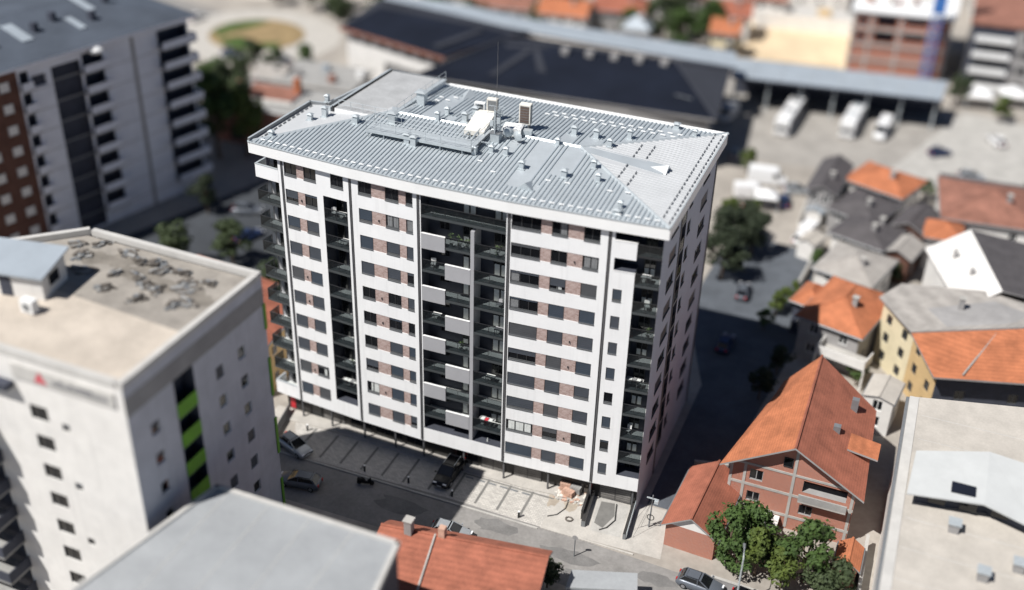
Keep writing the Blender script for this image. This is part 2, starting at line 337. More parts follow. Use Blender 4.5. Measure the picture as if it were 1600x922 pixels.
mb = MB(); isl = [(-110.2 + 9.6 * math.cos(2 * math.pi * k / N), 103.6 + 9.2 * math.sin(2 * math.pi * k / N)) for k in range(N)]
mb.prism(isl, 0, 0.16, 'pavement', top='dry_grass'); struct('roundabout_island', mb)
def grass_patch(poly, seed):
    mb = MB(); rnd = random.Random(seed); mb.face([(x, y, 0.175) for x, y in poly], 'grass')
    xs = [p[0] for p in poly]; ys = [p[1] for p in poly]
    for k in range(900):
        x = rnd.uniform(min(xs), max(xs)); y = rnd.uniform(min(ys), max(ys)); ins = False
        for i in range(len(poly)):
            a, b = poly[i], poly[i - 1]
            if (a[1] > y) != (b[1] > y) and x < (b[0] - a[0]) * (y - a[1]) / (b[1] - a[1]) + a[0]: ins = not ins
        if ins:
            w = rnd.uniform(0, 6.28); mb.face([(x, y, 0.17), (x + 0.12 * math.cos(w), y + 0.12 * math.sin(w), 0.17), (x + 0.05, y, 0.42)], 'grass')
    o = mb.build('grass'); o['kind'] = 'stuff'
grass_patch([(-119.2, 101.0), (-118.8, 107), (-115, 111.0), (-112, 111.6), (-113.0, 107.5), (-115.5, 103), (-116.0, 99.5)], 1)
grass_patch([(-115.4, 97.6), (-112, 95.4), (-107, 95.2), (-102.6, 98.2), (-103.4, 101.6), (-107, 99.8), (-112.5, 101.2)], 2)

# forecourt: pavement, pavers, parking strips
mb = MB(); mb.prism([(-42.0, 0.6), (-42.0, -1.4), (-36.5, -1.0), (-31.5, -0.95), (-22, -1.15), (-12, -1.25), (-5.2, -0.75), (-5.2, 0.9), (-12, 0.9), (-24, 0.7)], 0.0, 0.13, 'pavement'); struct('pavement', mb)
sheet('forecourt', [(-38.8, -1.05), (-31.5, -0.96), (-22, -1.16), (-12, -1.26), (-8.0, -1.0), (-8.0, -5.9), (-18, -5.7), (-36, -6.0)], 0.012, 'paver')
sheet('forecourt_concrete', [(-8.0, 1.0), (3.2, 1.4), (4.2, -5.5), (-8.0, -5.9)], 0.016, 'pavement')
def blotch(name, cx, cy, rx, ry, z, m, seed):
    r = random.Random(seed); n = 18; sheet(name, [(cx + rx * r.uniform(.7, 1.15) * math.cos(2 * math.pi * k / n), cy + ry * r.uniform(.7, 1.15) * math.sin(2 * math.pi * k / n)) for k in range(n)], z, m)
blotch('soil_stain', -6.2, -1.7, .8, 1.2, 0.020, 'stain', 1); blotch('soil_stain', -8.2, -1.6, .6, 1.3, 0.020, 'stain', 2)
for k, (x, y, a, b) in enumerate(((-12, -7.6, 2.4, 1.0), (-4, -8.6, 3.0, .9), (4.5, -8.2, 2.4, .8), (-22, -8.6, 3, 1.2), (-2, -10.6, 2.2, .7), (9, -9.6, 2.6, .8))): blotch('asphalt_patch', x, y, a, b, 0.008 + .0005 * k, 'asphalt_patch', 10 + k)
for k, x in enumerate((-33.3, -30.85, -28.4, -25.95, -23.5, -20.6, -18.1, -15.35, -12.95, -10.5)):
    mb = MB(); mb.box((x - 0.13, -5.35, 0.010), (x + 0.13, -1.35 if x > -34 else -1.2, 0.022), 'strip'); struct('parking_strip', mb)
mb = MB(); mb.box((-18.3, -1.62, 0.011), (-8.2, -1.42, 0.023), 'strip'); struct('parking_strip', mb)
mb = MB(); mb.box((-36.2, -5.2, 0.011), (-35.9, -1.2, 0.021), 'strip'); struct('parking_strip', mb)
mb = MB(); mb.box((-38.2, -6.35, 0.0), (-8.2, -6.15, 0.10), 'concrete'); struct('kerb', mb)
mb = MB(); mb.box((-8.0, -6.05, 0.0), (1.6, -5.85, 0.10), 'pavement'); struct('kerb', mb)
wsm = None
for i, x in enumerate((-17.4, -16.1, -14.85, -13.55, -12.4, -11.1)):
    if wsm is None:
        mb = MB(); mb.loft([[(-0.42, -0.09, 0), (-0.42, 0.09, 0), (-0.42, 0.05, 0.10), (-0.42, -0.05, 0.10)], [(0.42, -0.09, 0), (0.42, 0.09, 0), (0.42, 0.05, 0.10), (0.42, -0.05, 0.10)]], 'galv_dark'); wsm = mb.mesh('wheel_stop')
    tag(link('wheel_stop', wsm, None, (x, -1.95, 0.013)), 'low dark wheel stop bar at the head of a sunlit paved parking bay', 'wheel stop', 'wheel stops of the sunlit parking bays')

# ------------------------------------------------------------------ the white apartment tower
BLD = thing('apartment_tower', 'tall white ten-storey apartment block with grey metal hip roof, brick panels and dark balconies', 'apartment building')
PX = [(-41.34, 0.0), (-38.26, -0.34), (-30.45, -0.95), (-23.18, -1.21), (-14.10, -1.10), (-4.73, -0.50), (0.0, 0.0)]
SEG = [Wall(PX[i], PX[i + 1]) for i in range(6)]
def U(i, x): return (x - PX[i][0]) / SEG[i].c
SILL = [4.016 + (9 - r) * 2.9 for r in range(10)]
ZB, ZF, ZE = 2.62, 31.80, 32.95
WH = 1.40
G = 0.16   # half width of the downpipe slots
wins = []
# states[row] = (shutter share, curtain)
O_, P8, P6, P4, C_ = 0.0, 0.82, 0.62, 0.4, 1.0
cl = (0.08, 0.92, 0.0, 'curtain'); gb = (0.1, 0.9, 0.0, 'blind_grey')
half = (0.55, 0.92, 0.0, 'curtain'); box_ = (0.45, 0.75, 0.0, 'curtain')
S1A = [(O_, 0), (P6, 0), (P8, 0), (C_, 0), (C_, 0), (C_, 0), (C_, 0), (C_, 0), (C_, 0), (C_, 0)]
S1B = [(O_, 0), (0.15, 0), (P8, 0), (C_, 0), (C_, 0), (C_, 0), (C_, 0), (C_, 0), (0.2, box_), (C_, 0)]
S2A = [(O_, 0), (P8, 0), (C_, 0), (C_, 0), (O_, 0), (O_, 0), (O_, 0), (P6, 0), (0.0, (0.3, 0.95, 0.0, 'curtain')), (C_, 0)]
S2B = [(O_, 0), (O_, gb), (P8, 0), (P8, 0), (O_, 0), (0.15, 0), (P8, 0), (P8, 0), (C_, 0), (C_, 0)]
S2C = [(O_, 0), (O_, gb), (C_, 0), (0.2, 0), (P8, 0), (O_, 0), (P8, 0), (P8, 0), (C_, 0), (P6, 0)]
S4A = [(O_, 0), (0.2, 0), (0.15, (0.02, 0.3, 0.1, 'blind_grey')), (0.12, (0.02, 0.3, 0.1, 'blind_grey')), (C_, 0), (P4, 0), (C_, 0), (P8, 0), (O_, cl), (C_, 0)]
S4B = [(O_, (0.5, 0.9, 0.0, 'blind_grey')), (O_, 0), (P6, box_), (C_, 0), (C_, 0), (C_, 0), (C_, 0), (C_, 0), (P4, 0), (C_, 0)]
S4C = [(O_, 0), (O_, gb), (C_, 0), (C_, 0), (C_, 0), (C_, 0), (P8, 0), (C_, 0), (O_, 0), (C_, 0)]
S5A = [None, None, (P8, 0), (C_, 0), (C_, 0), (C_, 0), (O_, 0), (C_, 0), (0.15, 0), (C_, 0)]
def put(seg, x0, x1, r, st, n=2, parent=BLD):
    window(parent, SEG[seg], U(seg, x0), SILL[r], (x1 - x0) / SEG[seg].c, WH, n, st[0], st[1] or None)
# facade walls with their openings
WD = 0.26
h1, h2, h4, h5 = [], [], [], []
for r in range(10):
    z = SILL[r]
    h1.append((U(1, -38.0), U(1, -34.3), z, z + WH, WD, 'white_render', None))
    h2.append((U(2, -29.58), U(2, -23.75), z, z + WH, WD, 'white_render', None))
    h4.append((U(4, -13.88), U(4, -5.6), z, z + WH, WD, 'white_render', None))
    if r >= 2: h5.append((U(5, -4.15), U(5, -3.3), z + 0.1, z + WH, WD, 'white_render', None))
h1.append((U(1, -32.65), U(1, -31.2), SILL[0], SILL[0] + WH, WD, 'white_render', None))
BD = 1.6
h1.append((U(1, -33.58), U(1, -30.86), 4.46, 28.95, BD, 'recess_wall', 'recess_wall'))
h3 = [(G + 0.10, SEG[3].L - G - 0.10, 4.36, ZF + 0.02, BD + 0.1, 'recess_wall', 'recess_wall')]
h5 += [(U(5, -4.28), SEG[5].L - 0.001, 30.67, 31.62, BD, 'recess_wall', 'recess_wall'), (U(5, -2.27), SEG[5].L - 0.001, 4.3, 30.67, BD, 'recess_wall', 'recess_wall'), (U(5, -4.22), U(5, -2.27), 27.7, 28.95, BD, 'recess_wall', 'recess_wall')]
for i, hh in ((1, h1), (2, h2), (3, h3), (4, h4), (5, h5)):
    mb = MB(); S = SEG[i]; S.grid(mb, G, S.L - (G if i < 5 else 0), ZB, ZF + 0.02, hh, 'white_render')
    mb.face([S.P(0, 0.3, ZB), S.P(S.L, 0.3, ZB), S.P(S.L, 0.0, ZB), S.P(0, 0.0, ZB)], 'white_render')
    for uu in (G, S.L - G) if i < 5 else (G,): mb.face([S.P(uu, 0, ZB), S.P(uu, 0.2, ZB), S.P(uu, 0.2, ZF), S.P(uu, 0, ZF)], 'white_render')
    mb.build('facade_wall', BLD)
# windows, brick panels
def brick(seg, x0, x1, r, hole=False):
    S = SEG[seg]; w = round((x1 - x0) / S.c, 2)
    def f():
        mb = MB(); mb.box((0, 0.035, 0.003), (w, 0.25, WH - 0.003), 'brick_pink')
        return mb.mesh('brick_panel')
    o = link('brick_panel', shared(('bp', w), f), BLD, S.P(U(seg, x0), 0, SILL[r]), S.th)
    if hole:
        def g():
            mb = MB(); mb.tube([(w * 0.5, 0.03, 0.55), (w * 0.5, -0.05, 0.55)], 0.075, 'frame_dark', 8); mb.tube([(w * 0.5, -0.03, 0.55), (w * 0.5, -0.06, 0.42)], 0.05, 'frame_dark', 6); return mb.mesh('flue_outlet')
        link('flue_outlet', shared(('fl', w), g), o)
for r in range(10):
    put(1, -38.0, -36.56, r, S1A[r]); brick(1, -36.56, -35.74, r, r in (1, 4, 5, 8)); put(1, -35.74, -34.3, r, S1B[r])
    put(2, -29.58, -28.15, r, S2A[r]); brick(2, -28.15, -26.68, r, r in (1, 4, 5, 8)); put(2, -26.68, -25.23, r, S2B[r]); brick(2, -25.23, -24.5, r); put(2, -24.5, -23.75, r, S2C[r], 1)
    put(4, -13.88, -11.08, r, S4A[r], 3); brick(4, -11.08, -10.08, r); put(4, -10.08, -8.55, r, S4B[r]); brick(4, -8.55, -7.12, r, r in (1, 4, 5, 8)); put(4, -7.12, -5.6, r, S4C[r])
    if S5A[r]: window(BLD, SEG[5], U(5, -4.15), SILL[r] + 0.1, 0.85 / SEG[5].c, WH - 0.1, 1, S5A[r][0])
put(1, -32.65, -31.2, 0, (O_, 0))
# downpipes in dark slots between the wall panels
for i in range(1, 6):
    x, y = PX[i]; th = SEG[i].th
    mb = MB(); mb.box((-G + 0.002, 0.10, ZB), (G - 0.002, 0.16, ZF), 'pipe_grey', th, (x, y, 0))
    mb.tube([(x + 0.02, y + 0.04, 0.15 if i in (5,) else ZB - 0.1), (x + 0.02, y + 0.04, ZF)], 0.07, 'pipe_grey', 8)
    mb.build('downpipe', BLD)
# balconies ------------------------------------------------------------
def rail(wall, u0, u1, z, h=1.1, d=0.05, parent=BLD, lip=0.18):
    """tinted glass railing with a dark top bar; z = floor level"""
    o = MB(); wall.box(o, u0, u1, d - 0.03, d + 0.03, z + h, z + h + 0.05, 'frame_dark')
    wall.box(o, u0, u1, d - 0.025, d + 0.025, z - lip, z + 0.03, 'frame_dark')
    n = max(1, round((u1 - u0) / 1.3))
    for k in range(n + 1):
        u = lerp(u0 + 0.03, u1 - 0.03, k / n); wall.box(o, u - 0.02, u + 0.02, d - 0.022, d + 0.022, z + 0.03, z + h, 'frame_dark')
    ob = o.build('balcony_railing', parent)
    for k in range(n):
        a = lerp(u0 + 0.03, u1 - 0.03, k / n) + 0.022; b = lerp(u0 + 0.03, u1 - 0.03, (k + 1) / n) - 0.022
        g = MB(); wall.box(g, a, b, d - 0.012, d + 0.012, z + 0.032, z + h - 0.002, 'rail_glass'); g.build('glass_panel', ob)
    return ob
def slab(wall, u0, u1, z, dep, d0=0.03, edge='slab_edge'):
    mb = MB(); wall.box(mb, u0, u1, d0, dep, z - 0.22, z, 'soffit', 'slab_top'); wall.box(mb, u0, u1, d0 - 0.025, d0 - 0.002, z - 0.24, z + 0.01, edge); mb.build('balcony_slab', BLD)
def backwin(wall, u, z, w, h, d, blind=0.5, n=2):
    """white-framed balcony window whose blind hides its lower part"""
    window(BLD, wall, u, z, w, h, n, 0.0, (0.04, 0.96, 0.0, 'blind_grey') if blind > 0.9 else None, False, d - 0.2, 'frame_dark')
    if 0 < blind <= 0.9:
        for k in range(n):
            mb = MB(); a = u + w * k / n + 0.1; b = u + w * (k + 1) / n - 0.08
            wall.box(mb, a, b, d - 0.095, d - 0.075, z + 0.1, z + h * blind, 'curtain'); mb.build('window_blind', BLD)
FL = [s - 0.72 for s in SILL]     # floor level of every storey
rnd = random.Random(5)
# second bay balconies
S = SEG[1]; a, b = U(1, -33.56), U(1, -30.88)
for r in range(1, 10):
    slab(S, a, b, FL[r], BD - 0.01); rail(S, a, b, FL[r])
    backwin(S, a + 0.35, FL[r] + 0.06, 0.9, 2.2, BD, 0, 1); backwin(S, a + 1.55, FL[r] + 0.06, 0.95, 2.2, BD, rnd.choice((0.45, 0.55, 0.4, 0)), 2)
# centre bay
S = SEG[3]; A0, A1 = G + 0.11, S.L - G - 0.11; um = U(3, -20.47); uc0, uc1 = U(3, -17.87), U(3, -17.5)
for r in range(10):
    if r == 0:
        slab(S, A0, A1, FL[0] + 0.1, BD + 0.09); rail(S, A0, A1, FL[0] + 0.1)
    else:
        slab(S, A0, uc0 - 0.003, FL[r], BD + 0.09); slab(S, uc1 + 0.003, A1, FL[r], BD + 0.09)
        if r < 9: rail(S, uc1 + 0.01, A1, FL[r])
        if r < 9:
            p0, p1 = (A0, um) if r % 2 else (um, uc0 - 0.004)
            mb = MB(); S.box(mb, p0 + 0.003, p1, -0.05, 0.10, FL[r] - 0.55, FL[r] + 1.06, 'panel_grey'); ob = mb.build('parapet_panel', BLD)
            mb = MB(); S.box(mb, p0 + 0.003, p1 + (0.05 if r % 2 else -0.002), -0.08, 0.13, FL[r] + 1.062, FL[r] + 1.12, 'white_paint'); mb.build('coping', ob)
            if r % 2: rail(S, um + 0.01, uc0 - 0.01, FL[r])
            else: rail(S, A0, um - 0.01, FL[r])
    zz = FL[r] + (0.1 if r == 0 else 0)
    backwin(S, A0 + 1.2, zz + 1.0, 1.05, 1.0, BD + 0.1, 0.3 if r in (0,) else 0, 2)
    backwin(S, um + 1.15, zz + 0.06, 1.35, 2.15, BD + 0.1, 0.62 if r not in (1, 5) else 0.3, 2)
    backwin(S, uc1 + 1.35, zz + 0.06, 1.4, 2.15, BD + 0.1, (0.5, 0, 0.6, 0.66, 0.62, 0.64, 0, 0.6, 0.4, 0.4)[r], 2)
mb = MB(); S.box(mb, uc0, uc1, -0.02, BD + 0.09, 4.40, 28.85, 'panel_grey'); mb.build('balcony_divider', BLD)
# right corner balconies
S = SEG[5]; a, b = U(5, -2.25), S.L - 0.03
for r in range(10):
    if r == 0: slab(S, U(5, -4.26), b, FL[0] + 0.1, BD - 0.01, 0.12)
    else: slab(S, a, b, FL[r], BD - 0.01)
    if r < 9: rail(S, a, b, FL[r] + (0.1 if r == 0 else 0))
    backwin(S, a + 0.5, FL[r] + 0.2, 1.1, 2.05, BD, (0, 0.4, 0.3, 0, 0.35, 0, 0.5, 0.3, 0.45, 0)[r], 2)
mb = MB(); S.box(mb, U(5, -4.3), U(5, -2.24), -0.03, 0.11, 30.672, 30.76, 'white_paint'); S.box(mb, U(5, -4.24), U(5, -2.24), -0.03, 0.11, 27.60, 27.698, 'white_paint'); mb.build('coping', BLD)
# left corner balconies: open to the front and to the left
S = SEG[0]; LW = 1.55
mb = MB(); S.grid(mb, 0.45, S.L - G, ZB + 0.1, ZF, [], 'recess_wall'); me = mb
mb = MB()
S.box(mb, 0.45, S.L - G, LW, LW + 0.2, ZB, ZF, 'panel_grey'); mb.build('back_wall', BLD)
mb = MB(); S.box(mb, S.L - 0.46, S.L - G, 0, LW - 0.004, ZB, ZF, 'white_render'); mb.build('side_wall', BLD)
for r in range(10):
    z = FL[r]
    if r in (0, 9):
        mb = MB(); z0, z1 = (z - 0.35, z + 1.05) if r == 0 else (ZB, z + 0.95)
        S.box(mb, -0.2, S.L - 0.47, -0.01, 0.13, z0, z1, 'white_render'); S.box(mb, -0.2, -0.06, 0.134, LW, z0, z1, 'white_render')
        ob = mb.build('balcony_parapet', BLD)
        mb = MB(); S.box(mb, -0.23, S.L - 0.472, -0.04, 0.16, z1 + 0.002, z1 + 0.05, 'galv'); S.box(mb, -0.23, -0.03, 0.164, LW, z1 + 0.002, z1 + 0.05, 'galv'); mb.build('coping', ob)
        if r == 9 or r == 0: slab(S, -0.05, S.L - 0.47, z, LW - 0.005, 0.16)
    else:
        slab(S, -0.2, S.L - 0.47, z, LW - 0.005); rail(S, -0.2, S.L - 0.48, z)
        side = Wall(S.P(-0.2, LW, 0)[:2], S.P(-0.2, 0.09, 0)[:2]); rail(side, 0.02, side.L - 0.02, z)
    backwin(S, 0.95, z + 0.06, 1.1, 2.15, LW, 0, 1)
# right-hand side of the tower
RW = Wall((0.0, 0.0), (0.0, 20.2))
hr = []
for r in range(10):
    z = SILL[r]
    for u0, w in ((2.75, 2.6), (9.2, 1.35), (14.5, 2.85)): hr.append((u0, u0 + w, z, z + WH, WD, 'side_render_shade', None))
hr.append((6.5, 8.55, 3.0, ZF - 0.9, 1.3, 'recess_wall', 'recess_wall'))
mb = MB(); RW.grid(mb, 0.0, 20.2, 0.0, ZF + 0.02, hr, 'side_render_shade'); mb.build('side_wall', BLD)
for r in range(10):
    for u0, w, n in ((2.75, 2.6, 3), (9.2, 1.35, 2), (14.5, 2.85, 3)):
        window(BLD, RW, u0, SILL[r], w, WH, n, rnd.choice((0, 0, 0.4, 0.82, 1.0)))
    mb = MB(); RW.box(mb, 6.51, 8.54, 0.02, 1.29, FL[r] - 0.2, FL[r], 'soffit', 'slab_top'); mb.build('balcony_slab', BLD)
    rail(RW, 6.52, 8.53, FL[r])
for u in (6.3, 20.05):
    mb = MB(); x, y, _ = RW.P(u, -0.06, 0); mb.tube([(x, y, 0.1), (x, y, ZF)], 0.07, 'pipe_grey', 8); mb.build('downpipe', BLD)
mb = MB(); mb.face([(0, 20.2, 0), (-37, 20.2, 0), (-37, 20.2, ZF), (0, 20.2, ZF)], 'white_render'); mb.build('rear_wall', BLD)
mb = MB(); mb.face([(-37, 20.2, 0), (-39, 10.2, 0), (-39, 10.2, ZF), (-37, 20.2, ZF)], 'white_render'); mb.face([(-39, 10.2, 0), (-40.7, 10.2, 0), (-40.7, 10.2, ZF), (-39, 10.2, ZF)], 'white_render'); mb.face([(-40.7, 10.2, 0), (-40.95, 1.6, 0), (-40.95, 1.6, ZF), (-40.7, 10.2, ZF)], 'white_render'); mb.build('left_wall', BLD)
# ground floor, set back and dark, with shopfronts and columns
GWS = [Wall((-40.9, 0.95), (-20.0, -0.02)), Wall((-20.0, -0.02), (-0.02, 0.80))]; gz = 2.6
mb = MB()
for w in GWS: w.box(mb, 0.0, w.L, 0.02, 0.3, 0.0, ZB, 'shop_dark')
mb.build('ground_floor_wall', BLD)
def shop(u0, u1, m, nm, bars=1, z1=2.35):
    GW = GWS[0]
    if u0 >= 20.8: GW = GWS[1]; u0 -= 20.92; u1 -= 20.92
    mb = MB(); GW.box(mb, u0, u1, -0.04, 0.018, 0.18, z1, m)
    ob = mb.build(nm, BLD)
    fr = MB(); GW.box(fr, u0 - 0.06, u1 + 0.06, -0.07, -0.042, z1 + 0.002, z1 + 0.1, 'frame_dark'); GW.box(fr, u0 - 0.06, u1 + 0.06, -0.07, -0.042, 0.13, 0.178, 'frame_dark')
    for k in range(bars + 1):
        u = lerp(u0, u1, k / bars); GW.box(fr, u - 0.03, u + 0.03, -0.07, -0.042, 0.18, z1, 'frame_dark')
    if m == 'shop_grey':
        for k in range(8): z = lerp(0.3, z1 - 0.15, k / 7); GW.box(fr, u0 + 0.04, u1 - 0.04, -0.052, -0.041, z, z + 0.04, 'shop_dark')
    fr.build('frame', ob)
shop(3.2, 4.4, 'glass_dark', 'shop_window'); shop(4.7, 7.4, 'shop_grey', 'roller_door'); shop(8.2, 10.8, 'glass_dark', 'shop_window', 2); shop(11.4, 14.6, 'glass_dark', 'shop_window', 3)
shop(15.2, 17.2, 'glass_dark', 'shop_window', 2); shop(17.8, 20.6, 'shop_dark', 'roller_door'); shop(21.2, 23.6, 'glass_dark', 'shop_window', 2); shop(24.0, 26.6, 'shop_grey', 'roller_door', 2)
shop(27.6, 30.6, 'shop_grey', 'roller_door', 2); shop(31.6, 35.4, 'shop_dark', 'roller_door'); shop(36.9, 40.2, 'shop_grey', 'roller_door', 2)
def eave_y0(x):
    for p, q in zip(PX, PX[1:]):
        if p[0] <= x <= q[0]: return lerp(p[1], q[1], (x - p[0]) / (q[0] - p[0]))
    return 0
for x in (-38.4, -34.6, -30.4, -26.6, -23.2, -18.6, -14.1, -9.3, -4.85, -0.5):
    yy = eave_y0(x); mb = MB(); mb.box((x - 0.08, yy + .30, 0.13), (x + 0.08, yy + .46, ZB - 0.002), 'pipe_grey'); mb.build('column', BLD)
mb = MB(); mb.face([(PX[0][0] - 0.2, 0, ZB + 0.03)] + [(x, y + 0.02, ZB + 0.03) for x, y in PX[1:]] + [(-0.02, 2, ZB + 0.03), (-41.4, 2, ZB + 0.03)], 'soffit'); mb.build('soffit', BLD)
mb = MB(); mb.box((-40.5, 0.9, 0.14), (-39.9, 1.5, 2.3), 'red_paint'); mb.build('red_cabinet', BLD)
# ------------------------------------------------------------------ roof
EA = [(-41.75, -0.50)] + [(x, y - 0.45) for x, y in PX[1:6]] + [(0.52, -0.50)]
def eave_y(x):
    for p, q in zip(EA, EA[1:]):
        if p[0] <= x <= q[0]: return lerp(p[1], q[1], (x - p[0]) / (q[0] - p[0]))
    return EA[0][1] if x < EA[0][0] else EA[-1][1]
BR, BL2, BL1, BL0 = (0.52, 21.45), (-37.3, 21.45), (-39.2, 10.45), (-41.1, 10.2)
LA, RA, ZR = (-31.5, 10.2), (-11.3, 10.2), 33.85
outline = EA + [BR, BL2, BL1, BL0]
mb = MB()     # fascia all round and soffit
n = len(outline)
for i in range(n):
    p, q = outline[i], outline[(i + 1) % n]
    w = Wall(p, q); w.grid(mb, 0, w.L, ZF, ZE, [], 'fascia_white')
mb.face([(x, y, ZF) for x, y in reversed(outline)], 'fascia_white')
mb.build('fascia', BLD)
mb = MB()
for i in range(len(EA) - 1):
    w = Wall(EA[i], EA[i + 1]); w.box(mb, 0, w.L - 0.004, -0.05, 0.10, ZE - 0.03, ZE + 0.05, 'galv')
mb.build('gutter', BLD)
mb = MB(); w = Wall(EA[-1], BR); w.box(mb, 0.1, w.L - 0.1, -0.05, 0.1, ZE - 0.03, ZE + 0.05, 'galv'); mb.build('gutter', BLD)
mb = MB(); mb.box((-30.2, 20.75, ZE + 0.01), (0.5, 21.43, ZE + 0.10), 'fascia_white'); mb.build('rear_coping', BLD)
mb = MB()
for p, q in ((EA[0], BL0), (BL0, BL1), (BL1, BL2)):
    w = Wall(q, p); w.box(mb, 0.02, w.L - 0.02, 0.02, 0.24, ZE, ZE + 0.42, 'galv_dark', 'galv')
mb.build('left_parapet', BLD)
ex = [p for p in EA]
Lm = (LA[0], eave_y(LA[0])); Rm = (RA[0], eave_y(RA[0]))
front = [p for p in EA if p[0] < LA[0]] + [Lm] + [p for p in EA if LA[0] < p[0] < RA[0]] + [Rm] + [p for p in EA if p[0] > RA[0]]
def top_front(x):
    if x < LA[0]: t = (x - EA[0][0]) / (LA[0] - EA[0][0]); return lerp(EA[0][1], LA[1], t), lerp(ZE, ZR, t)
    if x > RA[0]: t = (EA[-1][0] - x) / (EA[-1][0] - RA[0]); return lerp(EA[-1][1], RA[1], t), lerp(ZE, ZR, t)
    return 10.2, ZR
def top_back(x):
    if x > RA[0]: t = (BR[0] - x) / (BR[0] - RA[0]); return lerp(BR[1], RA[1], t), lerp(ZE, ZR, t)
    return 10.2, ZR
def T3(p): y, z = top_front(p[0]); return (p[0], y, z)
mb = MB()
for p, q in zip(front, front[1:]):
    P0, P1 = (p[0], p[1], ZE), (q[0], q[1], ZE); Q0, Q1 = T3(p), T3(q)
    pts = [P0, P1, Q1, Q0]; pts = [v for k, v in enumerate(pts) if v != pts[k - 1]]
    if (Vector(P0) - Vector(Q0)).length < 0.01: pts = [P0, P1, Q1]
    if (Vector(P1) - Vector(Q1)).length < 0.01: pts = [P0, P1, Q0]
    if len(pts) == 4: mb.face([pts[0], pts[1], pts[2]], 'roof_sheet'); mb.face([pts[0], pts[2], pts[3]], 'roof_sheet')
    else: mb.face(pts, 'roof_sheet')
RO = mb.build('roof_front_slope', BLD)
mb = MB(); mb.face([(BR[0], BR[1], ZE), (BL2[0], BL2[1], ZE), (LA[0], LA[1], ZR), (RA[0], RA[1], ZR)], 'roof_sheet'); RB = mb.build('roof_rear_slope', BLD)
mb = MB(); mb.face([(EA[-1][0], EA[-1][1], ZE), (BR[0], BR[1], ZE), (RA[0], RA[1], ZR)], 'roof_pale'); RH = mb.build('roof_right_hip', BLD)
mb = MB(); mb.face([(LA[0], LA[1], ZR), (BL0[0], BL0[1], ZE), (EA[0][0], EA[0][1], ZE)], 'roof_pale'); mb.face([(LA[0], LA[1], ZR), (BL2[0], BL2[1], ZE), (BL1[0], BL1[1], ZE), (BL0[0], BL0[1], ZE)], 'roof_pale'); RL = mb.build('roof_left_hip', BLD)
# ribs of the metal sheets; plain sheet strips run down from the ridge to the vents
plainF = [(-15.5, -13.5, 0.9, 99), (-12.35, -10.6, 4.2, 99), (-17.9, -16.9, 6.3, 99), (-12.6, -12.5, 1, 2), (-5.2, -4.0, 1.2, 99), (-8.4, -7.4, 4.8, 99), (-9.5, -8.5, 6.9, 99)]
plainB = [(-14.0, -12.4, 0, 13.0), (-11.6, -10.2, 0, 13.1), (-8.5, -7.2, 0, 14.6), (-28.4, -26.6, 0, 18.0), (-26.0, -25.0, 0, 11.9), (-24.4, -23.2, 0, 13), (-5.6, -4.2, 14, 19.9)]
def spans(x, y0, y1, zones):
    out = [(y0, y1)]
    for a, b, c, d in zones:
        if a < x < b:
            new = []
            for s, e in out:
                if c > s + 0.2: new.append((s, min(e, c)))
                if d < e - 0.2: new.append((max(s, d), e))
            out = [q for q in new if q[1] - q[0] > 0.3]
    return out
def rib(mb, a, b, wv, m, h=0.10, w=0.17):
    """trapezoid rib from a to b; wv = unit vector across"""
    A, B = Vector(a), Vector(b); w0 = Vector(wv) * w / 2; w1 = w0 * 0.72; up = Vector((0, 0, h))
    mb.loft([[A - w0, A + w0, A + w1 + up, A - w1 + up], [B - w0, B + w0, B + w1 + up, B - w1 + up]], m)
mb = MB(); x = -41.4
while x < 0.3:
    y0 = eave_y(x); y1, z1 = top_front(x)
    for s, e in spans(x, y0 + 0.02, y1 - 0.05, plainF):
        f = lambda y: lerp(ZE, z1, (y - y0) / (y1 - y0))
        if e - s > 0.3: rib(mb, (x, s, f(s)), (x, e, f(e)), (1, 0, 0), 'roof_rib')
    x += 0.43
o = mb.build('roof_ribs', RO); o['kind'] = 'stuff'
mb = MB(); x = -30.0
while x < 0.3:
    y1, z1 = top_back(x); y0 = 20.72
    f = lambda y: lerp(ZE, z1, (BR[1] - y) / (BR[1] - y1))
    for s, e in spans(x, y1 + 0.05, y0, plainB):
        if e - s > 0.3: rib(mb, (x, s, f(s)), (x, e, f(e)), (1, 0, 0), 'roof_rib')
    x += 0.43
o = mb.build('roof_ribs', RB); o['kind'] = 'stuff'
mb = MB(); y = -0.1
while y < 21.2:
    t = (y - EA[-1][1]) / (RA[1] - EA[-1][1]) if y < RA[1] else (BR[1] - y) / (BR[1] - RA[1])
    xe = lerp(BR[0], RA[0], t); ze = lerp(ZE, ZR, t)
    x0 = xe + 0.1
    if 8.6 < y < 10.7: x0 = max(x0, -2.9)
    if BR[0] - x0 > 0.4:
        z0 = lerp(ZE, ZR, (BR[0] - x0) / (BR[0] - RA[0])); rib(mb, (x0, y, z0), (BR[0] - 0.05, y, ZE), (0, 1, 0), 'roof_pale', 0.07)
    y += 0.47
o = mb.build('roof_ribs', RH); o['kind'] = 'stuff'
mb = MB(); mb.slab([(RA[0] + 0.15, 9.5, 33.87), (-2.9, 8.9, 33.29), (-2.9, 10.9, 33.29), (RA[0] + 0.15, 10.9, 33.87)], 0.07, 'roof_sheet'); mb.build('plain_sheet', RH)
